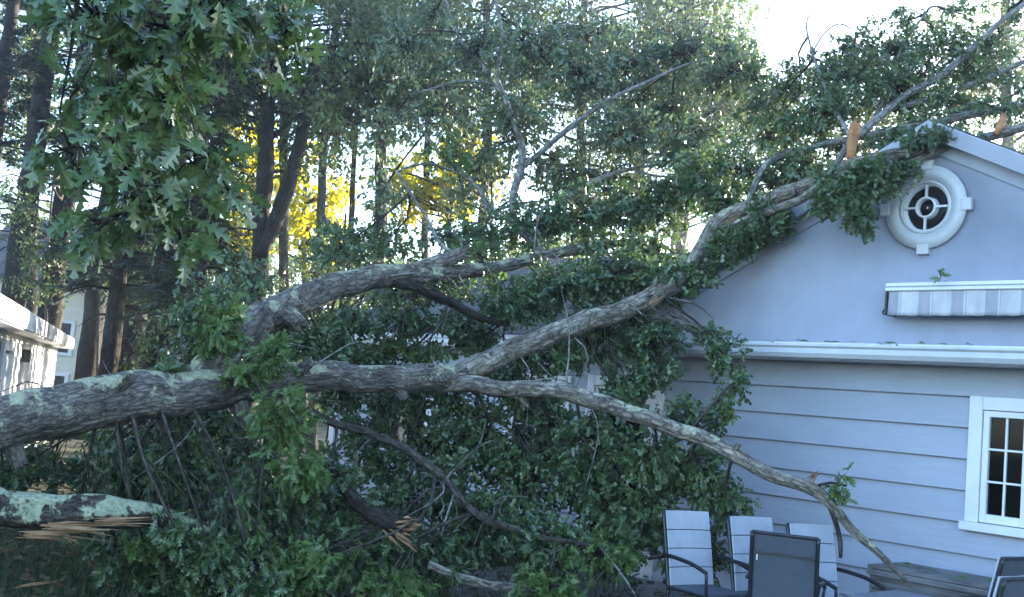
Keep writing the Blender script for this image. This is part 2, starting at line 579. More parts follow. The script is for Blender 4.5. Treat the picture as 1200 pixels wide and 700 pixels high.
_m = [(0, 0, 0), (.30, 0, .015), (.52, 0, .02), (.74, 0, .0), (1, 0, -.07)]
_n = [(.30, .045, .03), (.52, .055, .035), (.74, .05, .015)]
_t = [(.26, .17, .05), (.50, .29, .06), (.76, .29, .03), (.93, .13, -.04)]
NEAR = template(_m + _n + _t, [(0, 5, 8), (0, 1, 5), (5, 6, 9), (1, 2, 6), (1, 6, 5), (6, 7, 10), (2, 3, 7), (2, 7, 6), (7, 4, 11), (3, 4, 7)])
MID = template([(0, 0, 0), (.5, 0, .02), (1, 0, -.08), (.38, .23, .05), (.5, .06, .03), (.80, .24, .0)], [(0, 4, 3), (0, 1, 4), (4, 2, 5), (1, 2, 4)])
FAR = template([(0, 0, 0), (.5, 0, .02), (1, 0, -.1), (.5, .25, .06)], [(0, 1, 3), (1, 2, 3)])
NEEDLE = (np.array([(0, -.02, 0), (.0, .02, 0), (1, 0, -.05)]), np.array([(0, 1, 2)]))

def unit(a):
    return a / (np.linalg.norm(a, axis=-1, keepdims=True) + 1e-9)

def frames(D, Up):
    D = unit(D)
    Sd = unit(np.cross(Up, D))
    Nn = np.cross(D, Sd)
    return D, Sd, Nn

def leaves_arrays(P, D, Up, size, tpl):
    V0, T0 = tpl
    D, Sd, Nn = frames(D, Up)
    sz = size[:, None, None]
    V = P[:, None] + sz * (V0[None, :, :1] * D[:, None] + V0[None, :, 1:2] * Sd[:, None] + V0[None, :, 2:] * Nn[:, None])
    k = len(V0)
    F = T0[None] + (np.arange(len(P)) * k)[:, None, None]
    return V.reshape(-1, 3), F.reshape(-1, 3)

def leaves_obj(name, P, D, Up, size, tpl, mat, parent, kind=None):
    V, F = leaves_arrays(P, D, Up, size, tpl)
    o = link(name, np_mesh(name, V, F), mat, parent, True)
    if kind: o['kind'] = kind
    return o

LEAF_ONE = {}
def leaf_parts(P, D, Up, size, tpl, mat, parent, name='leaf'):
    """single leaves: each an object of its own, sharing mesh data"""
    key = mat.name
    if key not in LEAF_ONE:
        me = np_mesh('leaf', tpl[0], tpl[1])
        me.materials.append(mat)
        LEAF_ONE[key] = me
    D, Sd, Nn = frames(D, Up)
    base = np.array(parent.location)
    for i in range(len(P)):
        o = bpy.data.objects.new(name, LEAF_ONE[key])
        COL.objects.link(o)
        o.parent = parent
        s = size[i]
        m = Matrix.Identity(4)
        for r_ in range(3):
            m[r_][0], m[r_][1], m[r_][2], m[r_][3] = D[i, r_] * s, Sd[i, r_] * s, Nn[i, r_] * s, P[i, r_] - base[r_]
        o.matrix_local = m

def ball(n):
    d = unit(rng.normal(size=(n, 3)))
    return d * rng.uniform(0, 1, (n, 1)) ** (1 / 2.4)

def sprays(zones, skeleton, per=(9, 15), lsize=(.085, .145), droop=.35, main_r=.016):
    """zones: (x,y,z, rx,ry,rz, n). Twigs reach from the skeleton into each zone, leaves gather at the twig ends."""
    tw, LP, LD, LU, LS = [], [], [], [], []
    for z in zones:
        c, rad, n = np.array(z[:3]), np.array(z[3:6]), int(z[6])
        d = np.linalg.norm(skeleton - c, axis=1)
        src = skeleton[d.argmin()]
        L = d.min()
        mid = (src + c) / 2 + rng.normal(size=3) * .12 * L + np.array([0, 0, .06 * L])
        tw.append(tube([(*src, main_r), (*mid, main_r * .75), (*c, main_r * .45)], 5, .25, .04))
        tips = c + ball(n) * rad
        for i in range(n):
            f = rng.uniform(.35, 1.0)
            st = (src * (1 - f) ** 2 + 2 * mid * f * (1 - f) + c * f * f) if rng.random() < .35 else c + (tips[rng.integers(0, n)] - c) * rng.uniform(0, .6)
            tip = tips[i]
            v = tip - st
            l = np.linalg.norm(v)
            if l < .05: continue
            if l > .9:
                st = tip - v / l * .9; v = tip - st; l = .9
            m2 = st + v * .5 + rng.normal(size=3) * .1 * l + np.array([0, 0, .08 * l])
            tw.append(tube([(*st, .0055), (*m2, .004), (*tip, .002)], 3, .26, 0))
            k = int(rng.integers(*per))
            t_ = rng.uniform(.45, 1.0, (k, 1)) ** .7
            p = st * (1 - t_) ** 2 + 2 * m2 * t_ * (1 - t_) + tip * t_ ** 2 + rng.normal(size=(k, 3)) * .018
            LP.append(p)
            LD.append(unit(v / l * .55 + rng.normal(size=(k, 3)) * .62 + np.array([0, 0, -droop])))
            LU.append(unit(rng.normal(size=(k, 3)) * .8 + np.array([-.1, -.25, .9])))
            LS.append(rng.uniform(*lsize, k))
    return tw, np.vstack(LP), np.vstack(LD), np.vstack(LU), np.concatenate(LS)

def splinters(name, p, d, n, length, r, parent, mat=None, fan=.11):
    """bundle of torn wood shards round a broken end"""
    V, F = [], []
    d = np.array(d, float); d /= np.linalg.norm(d)
    for i in range(n):
        o = np.array(p) + rng.normal(size=3) * r * .55
        dd = unit(d + rng.normal(size=3) * fan)
        side = unit(np.cross(dd, rng.normal(size=3)))
        up = np.cross(dd, side)
        a, b_ = rng.uniform(.12, .42) * r, rng.uniform(.06, .2) * r
        l = length * rng.uniform(.4, 1)
        s = len(V)
        for (f, k) in ((-.35 * rng.uniform(.6, 1.2), .3), (.25, .95)):
            for (x, y) in ((-1, -1), (1, -1), (1, 1), (-1, 1)):
                V.append(o + dd * l * f + side * a * x * k + up * b_ * y * k)
        for (x, y) in ((-1, -1), (1, -1), (1, 1), (-1, 1)):
            V.append(o + dd * l * rng.uniform(.85, 1.1) + side * a * x * .15 + up * b_ * y * .15)
        for k in (0, 4):
            for j in range(4):
                F.append([s + k + j, s + k + (j + 1) % 4, s + k + 4 + (j + 1) % 4, s + k + 4 + j])
        F.append([s + 8, s + 9, s + 10, s + 11]); F.append([s + 3, s + 2, s + 1, s])
    return link(name, np_mesh(name, np.array(V), np.array(F)), mat or M['wood'], parent, True)

# ================================================================== THE SETTING
def make_ground():
    n = 90
    g = np.sign(np.linspace(-1, 1, n)) * np.abs(np.linspace(-1, 1, n)) ** 2.6 * 400
    X, Y = np.meshgrid(g, g)
    Z = .05 * np.sin(X * .9) * np.cos(Y * .7) + .03 * np.sin(X * 2.1 + Y * 1.3)
    Z = np.where(np.hypot(X, Y) < 60, Z, 0)
    hx, hy = math.cos(R(-48)), math.sin(R(-48))
    lx = (X - 3.23) * hx + (Y - 10.5) * hy
    ly = -(X - 3.23) * hy + (Y - 10.5) * hx
    Z = np.where((lx > -9.5) & (ly > -4.2) & (lx < 10) & (ly < 12), -.06, Z)
    V = np.stack([X, Y + 10, Z], -1).reshape(-1, 3)
    i = np.arange(n - 1)
    a = (i[:, None] * n + i[None]).reshape(-1)
    F = np.stack([a, a + 1, a + n + 1, a + n], -1)
    o = link('ground', np_mesh('ground', V, F, smooth=True), M['ground'])
    tag(o, kind='structure')
make_ground()

# ------------------------------------------------------------------ the house with the gable
HA = (3.23, 10.5, 0)
HZ = R(-48)
house = empty('gabled_house', HA, HZ, 'blue grey clapboard house with a round gable window, struck by the fallen oak', 'house')
EAVE, RIDGE_X, RIDGE_Z, SLOPE = 2.48, .75, 4.60, .49
X0, X1 = -8.6, 6.0                    # wall ends, left and right
GX0 = RIDGE_X - (RIDGE_Z - 2.6) / SLOPE
GX1 = RIDGE_X + (RIDGE_Z - 2.6) / SLOPE
# openings: x0, x1, z0, z1 (clear opening inside the casing)
OPEN = [(1.33, 2.53, 1.13, 2.08), (-4.62, -3.72, 1.02, 2.05), (-3.22, -2.38, .12, 2.08), (-7.2, -6.3, 1.02, 2.05)]

def subtract(rects, o):
    out = []
    for (a, b, c, d) in rects:
        x0, x1, z0, z1 = max(a, o[0]), min(b, o[1]), max(c, o[2]), min(d, o[3])
        if x0 >= x1 or z0 >= z1:
            out.append((a, b, c, d)); continue
        if a < x0: out.append((a, x0, c, d))
        if x1 < b: out.append((x1, b, c, d))
        if c < z0: out.append((x0, x1, c, z0))
        if z1 < d: out.append((x0, x1, z1, d))
    return out

mb = MB()
rs = [(X0, X1, -.05, EAVE)]
for o in OPEN: rs = subtract(rs, o)
for (a, b, c, d) in rs: mb.box(a, b, .0, .14, c, d)
mb.box(X0, X0 + .14, .141, 7.0, -.05, EAVE)
mb.box(X1 - .14, X1, .141, 7.0, -.05, EAVE)
mb.box(X0, X1, 7.001, 7.14, -.05, EAVE)
wall = mb.build('wall', M['gable'], house)
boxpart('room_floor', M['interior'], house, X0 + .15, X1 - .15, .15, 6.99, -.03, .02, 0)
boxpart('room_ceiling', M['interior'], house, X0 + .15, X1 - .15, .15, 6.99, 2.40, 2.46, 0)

# lap siding, one board at a time, cut round the openings
EXPO = .268
z = 0.03
course = 0
while z < 2.44:
    top = min(z + EXPO, 2.46)
    rs = [(X0 + .005, X1 - .005, z, top)]
    for o in OPEN: rs = subtract(rs, (o[0] - .10, o[1] + .10, o[2] - .10, o[3] + .10))
    cut = []
    for (a, b, c, d) in rs:          # butt joints where boards meet end to end
        j = a
        first = True
        while b - j > 4.4:
            e = j + (2.3 + 1.1 * ((course * 37) % 5) / 2.5 if first else 3.66)
            cut.append((j, e - .002, c, d)); j = e; first = False
        cut.append((j, b, c, d))
    for (a, b, c, d) in cut:
        if d - c < .02 or b - a < .02: continue
        y_of = lambda q: -.006 - .036 * (1 - (q - z) / EXPO)
        lip = .016 if abs(c - z) < 1e-6 else 0
        MB().hexa([(a, y_of(c), c + lip), (b, y_of(c), c + lip), (b, -.001, c + lip), (a, -.001, c + lip),
                   (a, y_of(d), d + .002), (b, y_of(d), d + .002), (b, -.001, d + .002), (a, -.001, d + .002)]).build('siding_board', M['siding'], house)
    z += EXPO
    course += 1

# gable wall above the eave
RW = (0.71, 3.885)                    # centre of the round window
mb = MB()
k = 48
ang = [2 * math.pi * i / k for i in range(k)]
rin = .30
s = len(mb.v)
outer = []
gtri = [(GX0, 2.5), (GX1, 2.5), (RIDGE_X, RIDGE_Z - .02)]
def hit_tri(a):
    d = (math.cos(a), math.sin(a))
    best = 99
    for i in range(3):
        p, q = gtri[i], gtri[(i + 1) % 3]
        ex, ez = q[0] - p[0], q[1] - p[1]
        den = d[0] * ez - d[1] * ex
        if abs(den) < 1e-9: continue
        tt = ((p[0] - RW[0]) * ez - (p[1] - RW[1]) * ex) / den
        uu = ((p[0] - RW[0]) * d[1] - (p[1] - RW[1]) * d[0]) / den
        if tt > 0 and -1e-6 <= uu <= 1 + 1e-6: best = min(best, tt)
    return (RW[0] + d[0] * best, RW[1] + d[1] * best)
angs = sorted(ang + [math.atan2(p[1] - RW[1], p[0] - RW[0]) % (2 * math.pi) for p in gtri])
V, F = [], []
for a in angs:
    o = hit_tri(a)
    i_ = (RW[0] + rin * math.cos(a), RW[1] + rin * math.sin(a))
    V += [(i_[0], -.01, i_[1]), (o[0], -.01, o[1]), (i_[0], .12, i_[1]), (o[0], .12, o[1])]
n = len(angs)
for i in range(n):
    j = (i + 1) % n
    F += [(4 * i, 4 * j, 4 * j + 1, 4 * i + 1), (4 * i + 2, 4 * i + 3, 4 * j + 3, 4 * j + 2), (4 * i, 4 * i + 2, 4 * j + 2, 4 * j)]
link('gable_wall', np_mesh('gable_wall', np.array(V), np.array(F)), M['gable'], house)
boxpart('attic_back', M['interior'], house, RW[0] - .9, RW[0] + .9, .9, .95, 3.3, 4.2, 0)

# round window
def ring(r0, r1, y0, y1, k=56, a0=0, a1=2 * math.pi, cx=0, cz=0):
    V, F = [], []
    full = abs(a1 - a0 - 2 * math.pi) < 1e-6
    m = k if full else k + 1
    for i in range(m):
        a = a0 + (a1 - a0) * i / k
        c, s_ = math.cos(a), math.sin(a)
        V += [(cx + r0 * c, y0, cz + r0 * s_), (cx + r1 * c, y0, cz + r1 * s_), (cx + r1 * c, y1, cz + r1 * s_), (cx + r0 * c, y1, cz + r0 * s_)]
    for i in range(k):
        j = (i + 1) % m
        for q in range(4):
            F.append((4 * i + q, 4 * j + q, 4 * j + (q + 1) % 4, 4 * i + (q + 1) % 4))
    return np_mesh('ring', np.array(V), np.array(F))
rw = empty('round_window')
rw.parent = house
rw.location = (RW[0], -.01, RW[1])
link('casing', ring(.246, .385, -.04, .0), M['offwhite'], rw)
link('casing_lip', ring(.222, .247, -.0425, .05), M['offwhite'], rw)
for i in range(4):
    a = i * math.pi / 2
    c, s_ = math.cos(a), math.sin(a)
    m_ = MB().box(-.055, .055, -.052, -.001, .345, .435)
    o = m_.build('keystone', M['offwhite'], rw, .004, 1)
    o.rotation_euler = (0, a, 0)
link('sash', ring(.207, .2225, -.018, .02), M['white'], rw)
link('centre_ring', ring(.080, .098, -.033, .01, 36), M['white'], rw)
for i in range(4):
    o = MB().box(-.009, .009, -.031, .008, .097, .208).build('muntin', M['white'], rw)
    o.rotation_euler = (0, i * math.pi / 2, 0)
link('pane', ring(.002, .081, -.012, -.008, 28), M['glass'], rw)
for i in range(4):
    link('pane', ring(.097, .208, -.012, -.008, 12, i * math.pi / 2 + .06, (i + 1) * math.pi / 2 - .06), M['glass'], rw)

# windows in the siding
def window(o, sashes, cols, rows, name='window', blind=False):
    a, b, c, d = o
    wn = empty(name)
    wn.parent = house
    wn.location = (a, 0, c)
    W_, H_ = b - a, d - c
    cas = .115
    boxpart('casing', M['white'], wn, -cas, -.001, -.05, .0, -.001, H_ + cas)
    boxpart('casing', M['white'], wn, W_ + .001, W_ + cas, -.05, .0, -.001, H_ + cas)
    boxpart('casing', M['white'], wn, 0, W_, -.047, .0, H_ + .001, H_ + cas - .003)
    boxpart('sill', M['white'], wn, -cas - .03, W_ + cas + .03, -.085, .0, -.075, -.003)
    sw = W_ / sashes
    for k in range(sashes):
        x0, x1 = k * sw + .004, (k + 1) * sw - .004
        f = .052
        sa = MB().box(x0, x0 + f, -.03, .05, .004, H_ - .004).box(x1 - f, x1, -.03, .05, .004, H_ - .004).box(x0 + f, x1 - f, -.029, .049, .004, .004 + f + .02).box(x0 + f, x1 - f, -.029, .049, H_ - .004 - f, H_ - .004).build('sash', M['white'], wn, .004, 1)
        gx0, gx1, gz0, gz1 = x0 + f, x1 - f, .024 + f, H_ - .004 - f
        for i in range(1, cols):
            q = gx0 + (gx1 - gx0) * i / cols
            boxpart('muntin', M['white'], wn, q - .009, q + .009, -.02, .02, gz0, gz1, .002)
        for i in range(1, rows):
            q = gz0 + (gz1 - gz0) * i / rows
            boxpart('muntin', M['white'], wn, gx0, gx1, -.018, .018, q - .009, q + .009, .002)
        for i in range(cols):
            for j in range(rows):
                p0, p1 = gx0 + (gx1 - gx0) * i / cols, gx0 + (gx1 - gx0) * (i + 1) / cols
                q0, q1 = gz0 + (gz1 - gz0) * j / rows, gz0 + (gz1 - gz0) * (j + 1) / rows
                pn = boxpart('pane', M['glass'], wn, p0 + .006, p1 - .006, .0, .004, q0 + .006, q1 - .006, 0)
    return wn
for o, spec in zip(OPEN, ((3, 2, 3), (1, 2, 2), (1, 1, 1), (1, 2, 2))):
    window(o, *spec)
# corner post / downspout beside the glazed door
boxpart('corner_board', M['white'], house, -2.30, -2.17, -.045, .0, .0, 2.44)
boxpart('corner_board', M['white'], house, X0 - .03, X0 + .10, -.045, .0, .0, 2.44)

# eave: soffit, fascia and gutter run the whole wall
boxpart('soffit', M['gutter'], house, X0 - .3, X1 + .3, -.33, .0, 2.445, 2.465, 0)
boxpart('fascia', M['white'], house, X0 - .3, X1 + .3, -.352, -.331, 2.44, 2.60)
MB().extrude([(-.354, 2.45), (-.43, 2.45), (-.455, 2.49), (-.455, 2.535), (-.475, 2.555), (-.475, 2.575), (-.460, 2.575), (-.446, 2.535), (-.446, 2.495), (-.425, 2.462), (-.354, 2.462)], 'x', X0 - .32, X1 + .32).build('gutter', M['gutter'], house)
boxpart('ledge', M['gutter'], house, GX0 - .2, X1 + .3, -.33, -.011, 2.56, 2.60, .004)

# roofs: gable roof over the front, long roof behind
def roof_plane(name, p0, p1, p2, p3, thick, courses, parent):
    """p0-p1 along the eave, p3-p2 along the ridge; shingle courses lap like steps"""
    p0, p1, p2, p3 = [np.array(p, float) for p in (p0, p1, p2, p3)]
    nrm = unit(np.cross(p1 - p0, p3 - p0))
    if nrm[2] < 0: nrm = -nrm
    m = MB()
    m.hexa([p0, p1, p2, p3, p0 + nrm * thick, p1 + nrm * thick, p2 + nrm * thick, p3 + nrm * thick])
    ro = m.build(name, M['gutter'], parent)
    sh = MB()
    L = np.linalg.norm(p1 - p0)
    for i in range(courses):
        f0, f1 = i / courses, (i + 1) / courses
        a0, b0 = p0 + (p3 - p0) * f0, p1 + (p2 - p1) * f0
        a1, b1 = p0 + (p3 - p0) * f1, p1 + (p2 - p1) * f1
        k = max(1, int(L / .3))
        sft = rng.uniform(0, 1)
        cuts = [0] + [min(1, max(0, (j + sft) / k)) for j in range(k)] + [1]
        for j in range(len(cuts) - 1):
            g0, g1 = cuts[j], cuts[j + 1]
            if g1 - g0 < 1e-4: continue
            e = nrm * (thick + .014 + rng.uniform(0, .004))
            t0 = nrm * (thick + .003)
            q = [a0 + (b0 - a0) * g0, a0 + (b0 - a0) * (g1 - .002), a1 + (b1 - a1) * (g1 - .002), a1 + (b1 - a1) * g0]
            sh.hexa([q[0] + t0 * .9, q[1] + t0 * .9, q[2] + t0 * .9, q[3] + t0 * .9, q[0] + e, q[1] + e, q[2] + t0 * 1.2, q[3] + t0 * 1.2])
    so = sh.build('shingles', M['shingle'], ro)
    so['kind'] = 'stuff'
    return ro
OV = .12
zr = RIDGE_Z + .02
gl, gr = RIDGE_X - 4.75, RIDGE_X + 4.75
ze = zr - 4.75 * SLOPE
roof_plane('gable_roof', (gl, -OV, ze), (gl, 5.2, ze), (RIDGE_X, 5.2, zr), (RIDGE_X, -OV, zr), .05, 30, house)
roof_plane('gable_roof', (gr, -OV, ze), (gr, 5.2, ze), (RIDGE_X, 5.2, zr), (RIDGE_X, -OV, zr), .05, 30, house)
roof_plane('main_roof', (X0 - .3, -.36, 2.57), (gl + .25, -.36, 2.57), (gl + .25, 3.6, 2.57 + 3.96 * .42), (X0 - .3, 3.6, 2.57 + 3.96 * .42), .05, 26, house)
roof_plane('main_roof', (X0 - .3, 7.5, 2.57), (X1 + .3, 7.5, 2.57), (X1 + .3, 3.6, 2.57 + 3.96 * .42), (X0 - .3, 3.6, 2.57 + 3.96 * .42), .05, 20, house)
for sgn in (-1, 1):
    xe = RIDGE_X + sgn * 4.78
    ze2 = zr - 4.78 * SLOPE
    y0, y1 = -OV - .032, -OV - .003
    xr = RIDGE_X - sgn * .001 * 0 + sgn * .001
    MB().hexa([(xr, y0, zr - .11), (xe, y0, ze2 - .11), (xe, y1, ze2 - .11), (xr, y1, zr - .11), (xr, y0, zr + .045), (xe, y0, ze2 + .045), (xe, y1, ze2 + .045), (xr, y1, zr + .045)]).build('rake_board', M['rake'], house)
    y0, y1 = -.035, -.012
    MB().hexa([(xr, y0, zr - .23), (xe, y0, ze2 - .23), (xe, y1, ze2 - .23), (xr, y1, zr - .23), (xr, y0, zr - .06), (xe, y0, ze2 - .06), (xe, y1, ze2 - .06), (xr, y1, zr - .06)]).build('rake_frieze', M['rake'], house)

# retracted awning with its striped valance
aw = empty('retracted_awning', (0, 0, 0), 0, 'retracted awning with striped grey valance below the round window', 'awning')
aw.location = house.matrix_basis @ Vector((.47, -.012, 2.86)) if False else Vector(HA) + Matrix.Rotation(HZ, 3, 'Z') @ Vector((.47, -.012, 2.86))
aw.rotation_euler = (0, 0, HZ)
AL = 3.6
MB().extrude([(0, .20), (-.04, .295), (-.13, .318), (-.215, .305), (-.225, .275), (-.20, .262), (-.02, .255)], 'x', 0, AL).build('hood', M['awningcase'], aw)
boxpart('front_rail', M['awningcase'], aw, .0, AL, -.228, -.20, .232, .262, .004)
nx, nz = 120, 6
V, F = [], []
for i in range(nx + 1):
    for j in range(nz + 1):
        x_ = .03 + (AL - .06) * i / nx
        zz = .245 - .235 * j / nz
        V.append((x_, -.205 - .006 * math.sin(x_ * 21) * j / nz - .008 * math.sin(x_ * 5.3 + 1) * j / nz, zz + .003 * math.sin(x_ * 42) * (j == nz)))
for i in range(nx):
    for j in range(nz):
        a = i * (nz + 1) + j
        F.append((a, a + 1, a + nz + 2, a + nz + 1))
vo = link('valance', np_mesh('valance', np.array(V), np.array(F), smooth=True), M['valance'], aw)
sm = vo.modifiers.new('t', 'SOLIDIFY'); sm.thickness = .003
boxpart('end_bracket', M['blackmetal'], aw, -.03, -.004, -.17, 0, .02, .24, .004)
for i in range(3):
    boxpart('arm', M['awningcase'], aw, .04, AL - .04, -.07 - .04 * i, -.04 - .04 * i, .09 + .05 * i, .12 + .05 * i, .004)
link('crank_eye', ring(.018, .028, -.13, -.118, 20, cx=-.045, cz=.05), M['blackmetal'], aw)

# ------------------------------------------------------------------ white outbuilding at the edge of the yard
SA = math.atan2(.948, -.32)
shed = empty('outbuilding', (-5.05, 11, 0), SA, 'white clapboard outbuilding with a framed door, behind the thick fallen trunk', 'outbuilding')
SL0, SL1, SH = -1.4, 15.2, 2.17
MB().box(SL0, SL1, .3, .4, -.05, SH).box(SL0, SL0 + .1, .401, 2.9, -.05, SH).box(SL1 - .1, SL1, .401, 2.9, -.05, SH).box(SL0, SL1, 2.901, 3.0, -.05, SH).build('wall', M['shedwhite'], shed)
z = .02
while z < SH - .02:
    t_ = min(z + .2, SH)
    for (a, b) in ((SL0, 2.45), (4.62, SL1)):
        MB().hexa([(a, .275, z), (b, .275, z), (b, .299, z), (a, .299, z), (a, .292, t_), (b, .292, t_), (b, .299, t_), (a, .299, t_)]).build('siding_board', M['shedwhite'], shed)
    z += .2
dr = empty('door'); dr.parent = shed; dr.location = (2.6, .3, 0)
boxpart('dark_panel', M['dark'], dr, -.10, .50, -.05, -.002, .05, 1.98)  # plain dark panel beside the framed door
boxpart('frame', M['white'], dr, .52, .68, -.09, -.002, .03, 2.02)
boxpart('frame', M['white'], dr, 1.80, 1.96, -.09, -.002, .03, 2.02)
boxpart('frame', M['white'], dr, .681, 1.799, -.088, -.002, 1.88, 2.02)
boxpart('panel', M['white'], dr, .70, 1.78, -.04, -.002, .05, .9)
boxpart('panel', M['shedwhite'], dr, .76, 1.72, -.04, -.002, .95, 1.85)
boxpart('handle', M['blackmetal'], dr, .80, .84, -.09, -.041, .95, 1.1)
boxpart('wall_lamp', M['blackmetal'], shed, 6.4, 6.6, .17, .27, 1.75, 1.95)
boxpart('vent', M['dark'], shed, -.45, -.15, .24, .27, 1.6, 1.85)
# roof with a thick white fascia
MB().hexa([(SL0 - .3, .0, SH), (SL1 + .3, .0, SH), (SL1 + .3, 1.65, SH + .66), (SL0 - .3, 1.65, SH + .66), (SL0 - .3, .0, SH + .12), (SL1 + .3, .0, SH + .12), (SL1 + .3, 1.65, SH + .78), (SL0 - .3, 1.65, SH + .78)]).build('roof', M['shingle'], shed)
MB().hexa([(SL0 - .3, 3.3, SH), (SL1 + .3, 3.3, SH), (SL1 + .3, 1.65, SH + .66), (SL0 - .3, 1.65, SH + .66), (SL0 - .3, 3.3, SH + .12), (SL1 + .3, 3.3, SH + .12), (SL1 + .3, 1.65, SH + .78), (SL0 - .3, 1.65, SH + .78)]).build('roof', M['shingle'], shed)
boxpart('fascia', M['shedwhite'], shed, SL0 - .32, SL1 + .32, -.03, -.002, SH - .01, SH + .22)
boxpart('soffit', M['white'], shed, SL0 - .3, SL1 + .3, .0, .299, SH - .03, SH - .012, 0)

# ------------------------------------------------------------------ cream house far behind the trunks
fh = empty('cream_house', (-14.6, 38, 0), R(8), 'cream house with white framed windows far behind the woodland trunks', 'house')
boxpart('wall', M['cream'], fh, -3.4, 2.4, 0, 7, -.1, 4.6, 0)
for zc in np.arange(.2, 4.5, .24):
    boxpart('siding_board', M['cream'], fh, -3.4, 2.4, -.025, -.002, float(zc), float(zc) + .225, 0)
for (x, z0, h) in ((.75, 2.2, 1.0), (.75, .4, 1.0), (-1.1, 2.2, 1.0), (-2.8, 2.2, 1.0), (-1.1, .4, 1.0)):
    wn = empty('window'); wn.parent = fh; wn.location = (x, -.03, z0)
    MB().box(-.12, .0, -.06, .0, -.1, h + .1).box(.8, .92, -.06, .0, -.1, h + .1).box(.001, .799, -.06, .0, h, h + .1).box(.001, .799, -.06, .0, -.1, 0).build('frame', M['white'], wn)
    boxpart('pane', M['dark'], wn, 0, .39, -.02, .0, .001, h - .001, 0)
    boxpart('pane', M['dark'], wn, .41, .8, -.02, .0, .001, h - .001, 0)
    boxpart('muntin', M['white'], wn, .391, .409, -.03, .0, .001, h - .001, 0)
MB().extrude([(-.5, 4.5), (3.5, 6.9), (7.5, 4.5), (7.5, 4.65), (3.5, 7.1), (-.5, 4.65)], 'x', -3.7, 2.7).build('roof', M['shingle'], fh)

# patio below the chairs
pt = MB().box(-3.2, 5.5, -4.0, -.06, -.02, .045).build('patio', M['concrete'])
pt.location = HA; pt.rotation_euler = (0, 0, HZ)
tag(pt, kind='structure')

# ================================================================== FURNITURE
def pipe(name, pts, r, mat, parent, seg=8):
    V, F, uv = tube([(*p, r) for p in pts], seg, .04, 0)
    return link(name, np_mesh(name, V, F, uv, True), mat, parent)

def make_chair():
    c = empty('patio_chair')
    for sx in (-1, 1):
        x = sx * .255
        pipe('back_post', [(x, -.20, .40), (x, -.235, .55), (x, -.275, .75), (x, -.34, 1.045)], .017, M['frame'], c)
        pipe('leg', [(x, .25, .42), (x, .265, .2), (x, .28, .0)], .015, M['frame'], c)
        pipe('leg', [(x, -.20, .42), (x, -.235, .2), (x, -.29, .0)], .015, M['frame'], c)
        pipe('seat_rail', [(x, -.21, .42), (x, .05, .425), (x, .26, .43)], .014, M['frame'], c)
        pipe('armrest', [(x * 1.09, -.27, .69), (x * 1.12, -.10, .685), (x * 1.13, .10, .665), (x * 1.12, .27, .62)], .018, M['blackmetal'], c)
        pipe('arm_post', [(x * 1.12, .27, .62), (x * 1.08, .268, .52), (x * 1.0, .255, .42)], .013, M['frame'], c)
    pipe('top_rail', [(-.255, -.34, 1.045), (0, -.355, 1.045), (.255, -.34, 1.045)], .014, M['frame'], c)
    # front: quilted pale fabric in panels; rear: dark sling
    def back_y(z): return -.20 - (z - .40) * .19 - max(0, z - .75) * .035
    zs = [.44, .59, .745, .90, 1.062]
    for a, b in zip(zs[:-1], zs[1:]):
        m = MB()
        n = 6
        for i in range(n):
            xa, xb = -.256 + .512 * i / n, -.256 + .512 * (i + 1) / n
            bow = lambda q: .016 - .030 * (1 - (q / .256) ** 2)
            a_, b_ = a + .004, b - .004
            m.hexa([(xa, back_y(a_) + .004 + bow(xa), a_), (xb, back_y(a_) + .004 + bow(xb), a_), (xb, back_y(a_) + .018 + bow(xb), a_), (xa, back_y(a_) + .018 + bow(xa), a_),
                    (xa, back_y(b_) + .004 + bow(xa), b_), (xb, back_y(b_) + .004 + bow(xb), b_), (xb, back_y(b_) + .018 + bow(xb), b_), (xa, back_y(b_) + .018 + bow(xa), b_)])
        m.build('back_panel', M['pad'], c)
    m = MB()
    for i in range(6):
        xa, xb = -.24 + .48 * i / 6, -.24 + .48 * (i + 1) / 6
        bow = lambda q: -.018 * (1 - (q / .24) ** 2)
        for a, b in ((.44, .74), (.74, 1.04)):
            m.hexa([(xa, back_y(a) - .004 + bow(xa), a), (xb, back_y(a) - .004 + bow(xb), a), (xb, back_y(a) + .001 + bow(xb), a), (xa, back_y(a) + .001 + bow(xa), a),
                    (xa, back_y(b) - .004 + bow(xa), b), (xb, back_y(b) - .004 + bow(xb), b), (xb, back_y(b) + .001 + bow(xb), b), (xa, back_y(b) + .001 + bow(xa), b)])
    m.build('back_sling', M['mesh'], c)
    MB().box(-.24, .24, back_y(.9) - .03, back_y(.9) - .006, .885, .90).build('back_seam', M['frame'], c)
    boxpart('seat', M['mesh'], c, -.24, .24, -.19, .25, .415, .445, .01)
    boxpart('care_tag', M['white'], c, -.215, -.205, back_y(.84) - .022, back_y(.84) - .02, .83, .875, 0)
    return c

def copy_tree(o, parent=None):
    c = o.copy()
    COL.objects.link(c)
    c.parent = parent
    for ch in list(o.children):
        copy_tree(ch, c)
    return c

